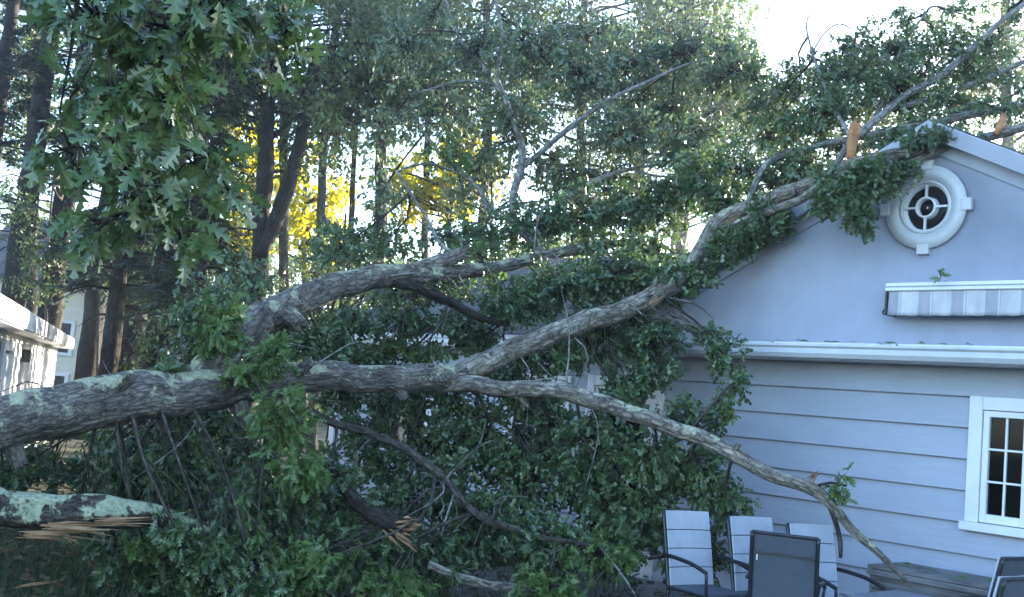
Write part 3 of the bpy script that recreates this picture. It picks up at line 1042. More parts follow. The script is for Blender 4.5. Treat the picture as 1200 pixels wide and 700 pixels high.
# (x, y, heading of the front in degrees clockwise from +Y, label)
CH = [
    (1.74, 8.94, 147, 'pale sling patio chair standing alone nearest the dark leaf mass'),
    (2.26, 8.94, 148, 'pale sling patio chair half hidden behind the dark backed chair'),
    (2.69, 8.74, 150, 'grey sling patio chair on the wall side, just under the dipping limb'),
    (2.19, 8.28, 20, 'dark backed patio chair turned away, a small white tag on its back'),
    (3.50, 8.1, 322, 'grey patio chair beyond the weathered wooden box, below the casement window'),
    (2.92, 6.86, 318, 'patio chair at the corner of the picture, only its post and back edge showing'),
]
chair0 = make_chair()
for i, (x, y, hd, lab) in enumerate(CH):
    c = chair0 if i == 0 else copy_tree(chair0)
    c.location = (x, y, .045)
    c.scale = (.9, .93, .93)
    c.rotation_euler = (0, 0, -R(hd))
    tag(c, lab, 'chair', 'patio chairs round the table')

tb = empty('patio_table', (3.17, 7.93, .045), HZ, 'low grey slatted patio table between the patio chairs', 'table')
for i in range(8):
    boxpart('slat', M['tabletop'], tb, -.50, .50, -.36 + i * .09 + .003, -.36 + (i + 1) * .09 - .003, .565, .59)
MB().box(-.48, .48, -.34, -.31, .515, .564).box(-.48, .48, .31, .34, .515, .564).box(-.48, -.45, -.309, .309, .515, .564).box(.45, .48, -.309, .309, .515, .564).build('apron', M['frame'], tb)
for sx in (-1, 1):
    for sy in (-1, 1):
        boxpart('leg', M['frame'], tb, sx * .455 - .02, sx * .455 + .02, sy * .31 - .02, sy * .31 + .02, 0, .563)

bx = empty('wooden_box', Vector(HA) + Matrix.Rotation(HZ, 3, 'Z') @ Vector((.88, -.95, .045)), HZ, 'weathered grey wooden box under the tip of the drooping limb', 'box')
for i in range(4):
    boxpart('lid_plank', M['boxwood'], bx, -.01, 1.15, -.03 + i * .15, -.03 + i * .15 + .146, .66, .69, .004)
for i in range(4):
    boxpart('front_plank', M['boxwood'], bx, 0, 1.14, 0, .022, .02 + i * .16, .02 + i * .16 + .154, .003)
    boxpart('back_plank', M['boxwood'], bx, 0, 1.14, .528, .55, .02 + i * .16, .02 + i * .16 + .154, .003)
    boxpart('side_plank', M['boxwood'], bx, .0, .022, .023, .527, .02 + i * .16, .02 + i * .16 + .154, .003)
    boxpart('side_plank', M['boxwood'], bx, 1.118, 1.14, .023, .527, .02 + i * .16, .02 + i * .16 + .154, .003)
boxpart('trim', M['boxwood'], bx, -.012, 1.152, -.034, -.002, .61, .655)

# ================================================================== THE FALLEN OAK
TR = [(-5.187, 6.900, 0.765, 0.196), (-4.688, 7.350, 1.052, 0.198), (-4.051, 7.800, 1.193, 0.198), (-3.651, 8.200, 1.306, 0.196), (-3.192, 8.600, 1.446, 0.198), (-2.672, 9.000, 1.602, 0.187), (-2.159, 9.400, 1.753, 0.159), (-1.715, 9.700, 1.836, 0.131), (-1.156, 10.000, 1.879, 0.127), (-0.714, 10.200, 1.939, 0.126), (-0.372, 10.350, 2.013, 0.107)]
LA = [(-2.676, 9.150, 1.561, 0.106), (-2.510, 9.350, 1.778, 0.144), (-2.350, 9.600, 2.057, 0.162), (-2.185, 9.900, 2.326, 0.156), (-1.940, 10.100, 2.552, 0.144), (-1.614, 10.400, 2.757, 0.124), (-1.184, 10.800, 2.899, 0.108), (-0.634, 11.300, 3.060, 0.078), (-0.033, 11.800, 3.259, 0.068), (0.717, 12.400, 3.579, 0.062), (1.327, 12.800, 3.792, 0.034)]
LA2 = [(-1.225, 10.800, 2.895, 0.083), (-0.963, 11.050, 3.026, 0.076), (-0.726, 11.200, 3.154, 0.078), (-0.522, 11.300, 3.265, 0.070)]
LA3 = [(-1.174, 10.750, 2.852, 0.054), (-0.845, 10.900, 2.797, 0.050), (-0.544, 11.000, 2.697, 0.047), (-0.237, 11.100, 2.596, 0.038), (0.023, 11.300, 2.582, 0.026)]
LB1 = [(-0.604, 10.300, 1.959, 0.103), (-0.262, 10.400, 2.105, 0.108), (0.045, 10.500, 2.265, 0.105), (0.360, 10.600, 2.422, 0.102), (0.929, 10.800, 2.712, 0.104), (1.437, 11.000, 2.997, 0.097), (1.710, 11.100, 3.223, 0.081), (1.895, 11.150, 3.544, 0.073), (2.073, 11.150, 3.842, 0.077), (2.395, 11.000, 3.985, 0.085), (2.735, 10.700, 4.148, 0.078), (3.055, 10.400, 4.284, 0.064), (3.355, 10.100, 4.367, 0.054), (3.524, 10.000, 4.392, 0.046)]
LB2 = [(-0.675, 10.250, 1.912, 0.095), (-0.321, 10.250, 1.920, 0.079), (0.075, 10.150, 1.899, 0.078), (0.458, 10.000, 1.909, 0.077), (0.829, 9.800, 1.865, 0.075), (1.189, 9.600, 1.771, 0.070), (1.680, 9.400, 1.638, 0.065), (2.009, 9.200, 1.477, 0.060), (2.273, 9.100, 1.367, 0.052), (2.528, 9.000, 1.315, 0.052), (2.678, 8.900, 1.194, 0.041), (2.826, 8.800, 1.024, 0.034), (3.019, 8.750, 0.876, 0.027), (3.162, 8.720, 0.750, 0.020), (3.225, 8.700, 0.680, 0.013)]
LS1 = [(2.657, 8.900, 1.199, 0.021), (2.712, 8.900, 1.070, 0.021), (2.749, 8.880, 0.929, 0.020), (2.758, 8.860, 0.799, 0.014)]
LD_ = [(-1.694, 9.750, 1.563, 0.034), (-1.445, 9.900, 1.472, 0.034), (-1.106, 10.000, 1.386, 0.035), (-0.780, 9.900, 1.268, 0.038), (-0.450, 9.800, 1.042, 0.038), (-0.164, 9.700, 0.819, 0.034), (0.325, 9.600, 0.692, 0.026), (0.904, 9.500, 0.648, 0.015), (1.328, 9.400, 0.593, 0.007)]
LC1 = [(2.013, 11.150, 3.713, 0.039), (2.298, 10.900, 3.820, 0.046), (2.638, 10.600, 3.951, 0.041), (3.003, 10.350, 4.202, 0.032), (3.405, 10.000, 4.253, 0.027), (3.865, 9.800, 4.448, 0.026)]

oak = empty('fallen_oak', (-6.1, 6.9, 0), 0, 'large fallen oak lying across the yard onto the house, lichen on its bark', 'fallen tree')
trunk = tube_obj('trunk', TR, M['bark'], oak, 44, .035, .05, .12)
tube_obj('limb', LA, M['bark'], oak, 30, .04, .05, .12)
tube_obj('limb', LA2, M['barkB'], oak, 18, .04, .06, .1, .06)
tube_obj('limb', LA3, M['trunkdark'], oak, 14, .05, .06, .2)
tube_obj('limb', LB1, M['barkB'], oak, 28, .035, .05, .14, .05)
tube_obj('limb', LB2, M['barkB'], oak, 24, .035, .055, .2)
tube_obj('branch', LS1, M['twig'], oak, 8, .04, .08, .2)
tube_obj('branch', LD_, M['twig'], oak, 12, .05, .06, .3)
tube_obj('branch', LC1, M['barkB'], oak, 12, .05, .06, .2, .04)
# torn hinge of the stump outside the picture
STU = [(-6.15, 6.95, -.1, .42), (-6.1, 6.93, .3, .33), (-6.05, 6.9, .75, .29), (-6.0, 6.9, 1.05, .27)]
tube_obj('stump', STU, M['bark'], oak, 30, .06, .08, 0, .18)
GREY = [
    [(0.332, 12.100, 3.425, 0.047), (-0.029, 12.700, 3.854, 0.044), (-0.105, 13.000, 4.175, 0.045), (-0.023, 13.200, 4.671, 0.051), (-0.085, 13.300, 5.028, 0.041), (-0.306, 13.500, 5.514, 0.036), (-0.445, 13.600, 5.859, 0.031), (-0.435, 13.800, 6.460, 0.027), (-0.583, 14.000, 7.112, 0.022), (-0.593, 14.100, 7.709, 0.016)],
    [(-0.333, 13.500, 5.577, 0.026), (-0.674, 13.600, 6.014, 0.026), (-0.964, 13.700, 6.309, 0.021), (-1.222, 13.800, 6.896, 0.016), (-1.356, 13.900, 7.322, 0.011)],
    [(-0.020, 13.200, 4.629, 0.036), (0.341, 13.100, 4.965, 0.035), (0.812, 13.000, 5.403, 0.030), (1.311, 13.100, 5.741, 0.025), (1.822, 13.200, 6.054, 0.015), (2.347, 13.300, 6.307, 0.010)],
    [(-0.420, 13.550, 5.714, 0.021), (-0.720, 13.500, 5.726, 0.021), (-0.983, 13.500, 5.680, 0.016), (-1.484, 13.400, 5.442, 0.010)],
    [(-0.336, 12.800, 3.944, 0.025), (-0.519, 12.900, 4.272, 0.025), (-0.742, 13.000, 4.457, 0.020), (-1.016, 13.000, 4.660, 0.020), (-1.291, 13.100, 4.994, 0.010)],
    [(-0.653, 12.950, 4.393, 0.015), (-1.088, 12.800, 4.475, 0.015), (-1.420, 12.700, 4.372, 0.010)],
    [(0.313, 12.600, 3.869, 0.039), (0.681, 12.800, 4.341, 0.034), (1.072, 12.900, 4.592, 0.025), (1.780, 13.000, 4.813, 0.015), (2.400, 13.100, 4.997, 0.010)],
    [(-0.521, 11.300, 3.256, 0.022), (-0.759, 11.500, 3.335, 0.022), (-1.034, 11.700, 3.707, 0.018), (-1.375, 11.900, 4.183, 0.014)],
    [(0.771, 12.800, 4.472, 0.020), (0.884, 12.700, 4.209, 0.020), (0.782, 12.600, 3.911, 0.010)],
]
CROWN = [
    [(2.230, 11.000, 3.883, 0.025), (2.452, 11.000, 4.429, 0.034), (2.918, 10.850, 4.595, 0.033), (3.672, 10.600, 4.792, 0.037), (4.169, 10.400, 4.913, 0.036), (4.767, 10.200, 5.022, 0.024), (5.341, 10.000, 5.117, 0.012)],
    [(2.899, 10.550, 4.201, 0.032), (3.179, 10.600, 4.619, 0.037), (3.642, 10.800, 5.085, 0.037), (4.211, 11.000, 5.550, 0.038), (4.711, 11.200, 6.079, 0.030), (5.099, 11.300, 6.429, 0.026), (5.404, 11.400, 6.787, 0.018)],
    [(3.561, 10.800, 5.007, 0.025), (3.975, 10.900, 5.178, 0.029), (4.394, 11.000, 5.388, 0.034), (4.991, 11.000, 5.712, 0.025), (5.506, 11.000, 5.957, 0.013)],
    [(3.477, 10.000, 4.388, 0.038), (3.905, 9.900, 4.460, 0.034), (4.169, 9.800, 4.555, 0.041), (4.458, 9.600, 4.617, 0.037), (4.786, 9.500, 4.614, 0.029)],
    [(3.181, 10.600, 4.593, 0.020), (3.065, 11.200, 5.251, 0.022), (2.981, 11.600, 5.811, 0.013), (2.947, 11.800, 6.201, 0.009), (3.054, 11.900, 6.442, 0.007)],
    [(2.981, 11.600, 5.811, 0.011), (3.124, 11.700, 6.067, 0.009), (3.321, 11.800, 6.236, 0.009), (3.524, 11.900, 6.193, 0.005)],
    [(3.370, 10.700, 4.790, 0.021), (3.719, 11.200, 5.448, 0.022), (3.897, 11.400, 5.943, 0.018), (4.142, 11.500, 6.329, 0.013)],
]
for P_ in GREY:
    tube_obj('branch', P_, M['greybranch'], oak, 9, .08, .06, .25)
for P_ in CROWN:
    tube_obj('branch', P_, M['greybranch'], oak, 10, .06, .06, .25)
tube_obj('torn_wood', [(3.103, 10.420, 4.392, 0.036), (3.113, 10.420, 4.510, 0.048), (3.123, 10.420, 4.612, 0.052), (3.134, 10.420, 4.697, 0.048), (3.141, 10.420, 4.731, 0.044)], M['orangewood'], oak, 12, .02, .12, .1, .05)
splinters('torn_wood', (3.130, 10.420, 4.629), (0.05, -.1, 1), 7, .16, .05, oak, M['orangewood'])
tube_obj('torn_wood', [(4.180, 9.720, 4.552, 0.022), (4.222, 9.720, 4.634, 0.034), (4.242, 9.720, 4.699, 0.030), (4.249, 9.720, 4.731, 0.026)], M['orangewood'], oak, 12, .02, .12, .1, .04)
splinters('torn_wood', (1.406, 10.850, 2.911), (-.6, -.2, -.5), 6, .16, .03, oak)
splinters('torn_wood', (2.509, 8.900, 1.388), (.5, -.2, .4), 6, .09, .03, oak)

skel = np.vstack([catmull(P_, .1)[:, :3] for P_ in [TR[4:], LA, LA2, LA3, LB1, LB2[:10], LD_, LC1] + GREY + CROWN])

# knots and short snapped stubs along the limbs
def on_path(P_, f):
    K = catmull(P_, .05)
    i = int(f * (len(K) - 2))
    return K[i, :3], K[i, 3], unit(K[i + 1, :3] - K[i, :3])
for P_, mt, fs in ((TR, 'bark', (.36, .47, .55, .66, .74, .9)), (LA, 'bark', (.22, .4, .52, .66)), (LB1, 'barkB', (.12, .3, .44, .62, .8)), (LB2, 'barkB', (.2, .36, .5, .66, .76))):
    for f in fs:
        c, r, tv = on_path(P_, f)
        a = rng.uniform(0, 2 * math.pi)
        sd = unit(np.cross(tv, [0, 0, 1.0]))
        d = unit(sd * math.cos(a) - abs(math.sin(a)) * .2 * np.array([0, 1.0, 0]) + np.array([0, 0, 1.0]) * math.sin(a) + tv * .5)
        rs_ = r * rng.uniform(.28, .5)
        L_ = r * rng.uniform(.5, 1.6)
        tube_obj('stub', [(*(c + d * r * .35), rs_ * 1.7), (*(c + d * r * .85), rs_ * 1.25), (*(c + d * (r + L_ * .5)), rs_), (*(c + d * (r + L_)), rs_ * .85)], M[mt], oak, 12, .02, .1, .1, rs_ * .4)
# bare twigs and small branches sticking out of the leaf mass
btw = []
front = np.vstack([catmull(P_, .1)[:, :3] for P_ in (TR[5:], LA[2:], LB1[:6], LB2[:5], LD_)])
for i in range(55):
    s0 = front[rng.integers(0, len(front))]
    L_ = rng.uniform(.35, 1.0)
    d = unit(rng.normal(size=3) * [1, .5, .7] + np.array([.1, -.25, -.15]))
    p1 = s0 + d * L_ * .5 + rng.normal(size=3) * .07 + np.array([0, 0, .06])
    p2 = s0 + d * L_ + rng.normal(size=3) * .1 + np.array([0, 0, -.05])
    r0 = rng.uniform(.005, .012)
    btw.append(tube([(*s0, r0 * 1.3), (*p1, r0 * .8), (*p2, .002)], 5, .09, .06, .5))
    if rng.random() < .7:
        q2 = p1 + unit(d + rng.normal(size=3) * .7) * L_ * .4
        btw.append(tube([(*p1, r0 * .6), (*((p1 + q2) / 2 + rng.normal(size=3) * .03), r0 * .4), (*q2, .0015)], 4, .09, .04, .5))
V, F, uv = join(btw)
o = link('bare_twigs', np_mesh('bare_twigs', V, F, uv, True), M['greybranch'], oak, True)
o['kind'] = 'stuff'

# leafy zones: x, y, z, radii, number of twigs
Z_DARK = [
    (-2.641, 9.600, 2.328, 0.354, 0.500, 0.406, 34), (-2.447, 10.200, 2.675, 0.314, 0.500, 0.314, 20), (-2.717, 9.300, 1.829, 0.286, 0.400, 0.215, 16),
    (-3.173, 9.700, 0.952, 0.448, 0.700, 0.224, 34), (-2.548, 9.600, 0.905, 0.443, 0.600, 0.369, 52), (-1.946, 9.300, 0.698, 0.501, 0.600, 0.429, 66), (-2.779, 9.200, 0.256, 0.495, 0.500, 0.283, 40),
    (-1.430, 9.500, 0.868, 0.438, 0.700, 0.438, 62), (-1.010, 9.400, 0.420, 0.506, 0.600, 0.325, 66), (-1.629, 9.000, 0.284, 0.554, 0.500, 0.242, 56), (-0.520, 9.600, 0.366, 0.443, 0.600, 0.332, 60), (-2.039, 8.800, 0.147, 0.542, 0.400, 0.169, 34),
    (-1.333, 10.600, 1.350, 0.326, 0.600, 0.245, 18), (-0.701, 10.900, 1.316, 0.419, 0.700, 0.377, 30), (-0.835, 10.200, 0.788, 0.392, 0.700, 0.353, 40),
    (-0.202, 10.800, 1.364, 0.457, 0.700, 0.415, 56), (0.313, 10.600, 1.096, 0.489, 0.700, 0.489, 76), (-0.119, 10.100, 0.633, 0.466, 0.600, 0.388, 60), (0.494, 9.900, 0.562, 0.457, 0.600, 0.343, 56), (0.859, 10.400, 1.157, 0.440, 0.600, 0.440, 66),
    (1.080, 9.800, 0.626, 0.377, 0.500, 0.339, 46), (1.381, 10.000, 0.928, 0.346, 0.500, 0.385, 46), (0.181, 10.900, 1.727, 0.503, 0.500, 0.184, 26), (-0.401, 10.900, 1.675, 0.377, 0.500, 0.168, 14), (0.897, 10.300, 1.558, 0.396, 0.500, 0.206, 26),
    (1.422, 10.000, 1.385, 0.346, 0.500, 0.308, 42), (1.795, 9.900, 1.273, 0.343, 0.400, 0.343, 46), (2.017, 9.800, 1.077, 0.264, 0.300, 0.211, 20), (1.749, 10.300, 1.792, 0.396, 0.400, 0.190, 20), (1.571, 9.600, 0.623, 0.222, 0.300, 0.295, 12), (1.994, 9.900, 0.621, 0.228, 0.300, 0.305, 14),
    (0.004, 11.600, 2.828, 0.535, 0.800, 0.312, 50), (0.528, 11.600, 3.012, 0.535, 0.800, 0.357, 60), (1.050, 11.600, 3.240, 0.535, 0.700, 0.357, 60), (0.898, 11.200, 2.481, 0.603, 0.600, 0.345, 56), (1.402, 11.100, 2.520, 0.427, 0.500, 0.342, 42), (0.390, 11.000, 2.253, 0.423, 0.500, 0.254, 30),
    (-0.502, 11.500, 2.505, 0.398, 0.600, 0.230, 22), (-1.113, 11.400, 2.487, 0.438, 0.600, 0.246, 26), (-1.562, 10.900, 2.367, 0.335, 0.500, 0.252, 26), (-1.700, 10.300, 2.194, 0.317, 0.400, 0.198, 20), (-1.904, 10.200, 2.051, 0.235, 0.400, 0.157, 12),
    (1.473, 10.800, 2.176, 0.249, 0.300, 0.216, 12), (1.242, 10.900, 2.074, 0.335, 0.400, 0.210, 18), (1.554, 11.300, 3.162, 0.348, 0.500, 0.261, 30),
    (-1.493, 12.400, 3.446, 0.572, 0.800, 0.267, 26), (-0.636, 12.400, 3.573, 0.572, 0.800, 0.286, 34), (0.120, 12.600, 3.821, 0.582, 0.900, 0.388, 56), (0.796, 12.600, 3.982, 0.582, 0.900, 0.436, 66), (-1.903, 12.000, 3.302, 0.462, 0.700, 0.277, 26),
    (1.449, 12.400, 4.106, 0.572, 0.800, 0.429, 70), (1.942, 12.000, 4.365, 0.554, 0.700, 0.369, 70), (2.320, 11.600, 4.458, 0.446, 0.600, 0.357, 56), (1.431, 11.900, 3.498, 0.458, 0.500, 0.275, 40), (2.331, 11.000, 3.674, 0.237, 0.300, 0.186, 22), (2.507, 10.900, 3.890, 0.218, 0.300, 0.168, 16),
    (2.713, 11.000, 4.409, 0.338, 0.500, 0.305, 44), (2.994, 11.200, 4.973, 0.388, 0.600, 0.388, 56), (3.381, 11.400, 5.477, 0.438, 0.600, 0.438, 80), (3.771, 11.200, 5.316, 0.474, 0.600, 0.431, 84), (3.833, 11.600, 5.909, 0.491, 0.600, 0.339, 66), (3.509, 11.900, 5.977, 0.366, 0.500, 0.275, 34),
    (3.959, 10.700, 4.844, 0.494, 0.500, 0.247, 44), (4.336, 11.600, 6.003, 0.446, 0.500, 0.268, 38), (4.557, 11.200, 5.571, 0.431, 0.500, 0.276, 36), (4.843, 11.500, 6.064, 0.354, 0.500, 0.283, 28), (4.919, 11.000, 5.365, 0.338, 0.400, 0.203, 22), (5.097, 11.700, 6.491, 0.360, 0.500, 0.225, 20), (4.617, 11.900, 6.519, 0.366, 0.500, 0.165, 16),
    (3.013, 9.950, 3.968, 0.260, 0.200, 0.291, 46), (3.260, 9.900, 4.139, 0.228, 0.200, 0.183, 30), (2.850, 10.200, 4.002, 0.204, 0.200, 0.235, 22), (3.431, 9.850, 4.223, 0.227, 0.200, 0.106, 14), (3.106, 9.900, 3.707, 0.168, 0.150, 0.137, 14),
]
Z_DARK += [
    (-1.158, 11.000, 1.607, 0.423, 0.500, 0.220, 26), (-0.588, 11.000, 1.826, 0.423, 0.400, 0.169, 18), (-1.144, 10.600, 1.086, 0.367, 0.500, 0.285, 26), (0.523, 10.800, 1.594, 0.374, 0.500, 0.216, 26), (-0.016, 11.200, 2.052, 0.345, 0.400, 0.207, 20), (-0.473, 10.400, 0.960, 0.360, 0.500, 0.320, 30), (1.151, 10.700, 1.897, 0.288, 0.400, 0.206, 16),
    (4.367, 10.900, 5.109, 0.503, 0.400, 0.184, 24), (4.062, 11.300, 5.556, 0.435, 0.500, 0.313, 40), (3.208, 11.200, 5.083, 0.345, 0.500, 0.310, 40), (2.834, 11.600, 4.970, 0.303, 0.500, 0.268, 30), (2.833, 10.900, 4.137, 0.218, 0.300, 0.134, 14), (4.229, 11.000, 5.212, 0.423, 0.400, 0.220, 30), (2.534, 11.300, 4.278, 0.348, 0.400, 0.261, 34), (2.143, 11.500, 4.099, 0.354, 0.400, 0.265, 34), (3.862, 10.200, 4.560, 0.392, 0.200, 0.094, 16),
    (-3.561, 9.800, 0.801, 0.377, 0.600, 0.181, 20), (-3.900, 9.900, 0.802, 0.305, 0.500, 0.168, 10), (-3.179, 9.300, 0.380, 0.429, 0.500, 0.186, 20), (-2.172, 10.600, 2.332, 0.294, 0.400, 0.196, 10),
]
Z_DARK += [
    (3.573, 9.750, 4.488, 0.300, 0.200, 0.120, 26), (3.841, 9.750, 4.512, 0.255, 0.200, 0.105, 18), (3.554, 10.600, 4.653, 0.294, 0.200, 0.147, 24), (2.940, 11.200, 4.429, 0.310, 0.250, 0.207, 26), (2.460, 10.850, 3.774, 0.284, 0.250, 0.184, 24), (2.085, 11.000, 3.504, 0.254, 0.300, 0.203, 24), (1.863, 11.100, 3.254, 0.256, 0.300, 0.222, 22), (4.408, 10.200, 4.923, 0.314, 0.300, 0.126, 16), (3.216, 11.000, 4.675, 0.254, 0.200, 0.169, 16), (4.629, 11.400, 5.824, 0.526, 0.500, 0.316, 36), (4.021, 11.800, 6.330, 0.363, 0.500, 0.182, 20),
]
Z_DARK += [
    (-3.033, 10.400, 1.124, 0.480, 0.500, 0.240, 40), (-2.632, 10.300, 1.320, 0.317, 0.400, 0.206, 26), (-3.622, 10.300, 1.036, 0.396, 0.400, 0.174, 22), (-2.214, 10.000, 1.022, 0.308, 0.400, 0.308, 30), (-2.884, 9.600, 0.658, 0.443, 0.500, 0.266, 40), (-3.524, 9.600, 0.529, 0.369, 0.500, 0.192, 20),
]
Z_DARK += [
    (2.038, 10.300, 2.412, 0.190, 0.150, 0.285, 14), (1.868, 10.500, 2.625, 0.178, 0.150, 0.113, 6), (2.117, 10.200, 2.123, 0.094, 0.100, 0.141, 5),
    (2.764, 12.000, 5.453, 0.277, 0.400, 0.314, 34), (3.035, 12.200, 5.783, 0.263, 0.400, 0.225, 24), (2.633, 11.900, 4.932, 0.330, 0.400, 0.275, 34), (3.174, 11.800, 5.577, 0.236, 0.400, 0.272, 26), (2.595, 12.600, 5.763, 0.233, 0.400, 0.330, 24),
    (-1.506, 10.700, 1.699, 0.280, 0.400, 0.214, 20), (-1.308, 11.200, 2.022, 0.345, 0.400, 0.190, 22), (-1.632, 10.800, 1.979, 0.249, 0.400, 0.183, 14), (-0.949, 11.200, 1.882, 0.345, 0.400, 0.155, 16), (-0.313, 11.500, 2.389, 0.354, 0.400, 0.212, 20), (-0.735, 11.800, 2.918, 0.454, 0.500, 0.182, 22), (-1.253, 11.600, 2.805, 0.357, 0.500, 0.161, 16),
]
Z_DARK += [(-2.022, 8.350, 0.438, 0.218, 0.150, 0.167, 26), (-2.238, 8.300, 0.518, 0.153, 0.120, 0.128, 14), (-1.695, 8.400, 0.242, 0.258, 0.150, 0.103, 20), (-4.171, 9.900, 0.852, 0.259, 0.400, 0.168, 26), (-4.160, 9.600, 0.652, 0.222, 0.300, 0.103, 12)]
Z_PALE = [
    (-0.192, 13.600, 5.202, 0.628, 0.900, 0.523, 40), (1.498, 13.800, 5.854, 0.637, 0.900, 0.531, 40), (0.266, 14.200, 6.431, 0.655, 0.900, 0.546, 40), (-1.462, 14.400, 6.689, 0.665, 0.900, 0.554, 30), (-0.745, 13.200, 4.416, 0.406, 0.600, 0.305, 10), (1.086, 13.000, 4.542, 0.600, 0.800, 0.360, 36), (1.816, 12.600, 4.828, 0.485, 0.700, 0.349, 36),
    (-1.738, 13.000, 4.232, 0.400, 0.900, 0.400, 14), (-1.057, 13.400, 5.395, 0.618, 1.000, 0.515, 36), (-0.713, 13.700, 6.176, 0.632, 1.000, 0.527, 38), (0.022, 13.900, 6.537, 0.642, 1.000, 0.535, 40), (-0.122, 13.400, 5.589, 0.567, 0.900, 0.464, 36), (0.590, 13.300, 5.842, 0.614, 0.900, 0.460, 46), (1.201, 13.400, 6.255, 0.618, 0.900, 0.515, 50),
    (0.462, 13.000, 4.692, 0.600, 0.900, 0.400, 40), (1.155, 13.100, 5.093, 0.605, 0.900, 0.403, 48), (1.841, 13.100, 5.578, 0.605, 0.900, 0.453, 56), (1.827, 13.400, 6.423, 0.618, 0.900, 0.515, 56), (2.351, 13.200, 5.974, 0.508, 0.800, 0.406, 46), (2.189, 12.600, 5.166, 0.485, 0.800, 0.388, 46), (2.483, 13.600, 6.773, 0.314, 0.800, 0.418, 26), (2.669, 12.600, 5.413, 0.310, 0.600, 0.271, 28), (-0.561, 13.000, 4.702, 0.450, 0.800, 0.350, 24), (-1.873, 13.400, 5.104, 0.464, 0.900, 0.464, 22), (-1.694, 13.800, 6.118, 0.531, 1.000, 0.531, 26), (0.776, 14.000, 6.870, 0.646, 0.900, 0.431, 36),
]
Z_BRIGHT = [
    (-1.725, 8.850, 1.429, 0.272, 0.350, 0.340, 44), (-1.903, 9.100, 1.965, 0.210, 0.300, 0.182, 20), (-1.538, 8.800, 1.046, 0.230, 0.300, 0.244, 28), (-2.409, 9.200, 2.173, 0.326, 0.350, 0.311, 34), (-2.107, 9.000, 1.804, 0.180, 0.300, 0.138, 14), (-0.990, 11.300, 2.211, 0.522, 0.400, 0.113, 30), (-0.405, 11.900, 3.284, 0.366, 0.600, 0.238, 16),
    (-1.415, 8.700, 0.380, 0.402, 0.400, 0.174, 34), (-0.796, 8.900, 0.241, 0.411, 0.400, 0.137, 26), (-2.609, 8.600, 0.448, 0.159, 0.250, 0.132, 10), (-1.792, 8.700, 0.508, 0.174, 0.300, 0.174, 16), (0.910, 9.500, 0.577, 0.365, 0.400, 0.190, 22), (1.958, 10.000, 1.929, 0.154, 0.150, 0.169, 5), (0.499, 9.400, 0.274, 0.434, 0.400, 0.145, 24),
    (2.768, 8.850, 1.360, 0.095, 0.060, 0.136, 4), (-0.858, 12.900, 4.652, 0.357, 0.600, 0.298, 14),
]
counts = {}
def foliage(zones, mat, parts, tpl=MID, lsize=(.055, .11)):
    tw, P, D, U, Sz = sprays(zones, skel, per=(11, 19), lsize=lsize)
    order = np.argsort(-(Sz / np.maximum(P[:, 1], 1.0)) + rng.uniform(0, .004, len(P)))
    a, b = order[:parts], order[parts:]
    if parts:
        leaf_parts(P[a], D[a], U[a], Sz[a], NEAR, mat, oak)
    nearm = P[b][:, 1] < 9.7
    n_ = b[nearm]; f_ = b[~nearm]
    if len(n_): leaves_obj('leaves', P[n_], D[n_], U[n_], Sz[n_], NEAR, mat, oak, 'stuff')
    if len(f_): leaves_obj('leaves', P[f_], D[f_], U[f_], Sz[f_], tpl, mat, oak, 'stuff')
    return tw
roofy = lambda z: z[2] > 4.2 and z[0] > 2.3
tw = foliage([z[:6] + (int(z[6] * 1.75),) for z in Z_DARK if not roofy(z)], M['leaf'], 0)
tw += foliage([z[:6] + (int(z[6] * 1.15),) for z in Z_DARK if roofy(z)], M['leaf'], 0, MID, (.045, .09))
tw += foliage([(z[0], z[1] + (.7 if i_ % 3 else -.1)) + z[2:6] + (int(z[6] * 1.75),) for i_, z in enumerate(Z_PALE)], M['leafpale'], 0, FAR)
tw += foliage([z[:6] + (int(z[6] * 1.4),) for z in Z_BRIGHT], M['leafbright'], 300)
V, F, uv = join(tw)
o = link('twigs', np_mesh('twigs', V, F, uv, True), M['twig'], oak, True)
o['kind'] = 'stuff'

# ------------------------------------------------------------------ broken logs and branches under the oak
LOG = [(-4.899, 7.300, 0.137, 0.112), (-4.383, 7.500, 0.651, 0.127), (-3.970, 7.750, 0.809, 0.131), (-3.485, 8.000, 0.744, 0.129), (-3.158, 8.100, 0.722, 0.131), (-2.796, 8.300, 0.704, 0.109), (-2.411, 8.500, 0.669, 0.072), (-2.094, 8.600, 0.494, 0.066), (-1.763, 8.700, 0.252, 0.054), (-1.559, 8.750, 0.100, 0.034)]
log = empty('broken_log', LOG[0][:3], 0, 'torn oak log with thick pale green lichen and orange split wood', 'log')
tube_obj('bark_shell', LOG, M['logbark'], log, 30, .035, .07, .15)
splinters('split_wood', (-3.013, 7.920, 0.627), (1, .12, .03), 16, .42, .035, log, None, .045)
splinters('split_wood', (-2.726, 8.020, 0.689), (1, .12, .08), 9, .34, .025, log, None, .05)
splinters('split_wood', (-3.176, 7.900, 0.561), (1, .12, .03), 10, .34, .03, log, None, .06)
splinters('split_wood', (-2.962, 7.900, 0.574), (.8, .1, -.35), 4, .16, .02, log, None, .1)
BRK = [(-1.421, 9.500, 1.119, 0.033), (-1.228, 9.300, 0.937, 0.054), (-1.020, 9.150, 0.808, 0.067), (-0.849, 9.050, 0.738, 0.077), (-0.715, 9.000, 0.687, 0.076)]
brk = empty('snapped_branch', BRK[0][:3], 0, 'short snapped branch with a pale splintered end, below the forked limb', 'branch')
tube_obj('bark_shell', BRK, M['trunkdark'], brk, 18, .03, .08, .1, .05)
splinters('splintered_end', (-0.719, 8.980, 0.743), (.75, -.3, .15), 16, .13, .06, brk)
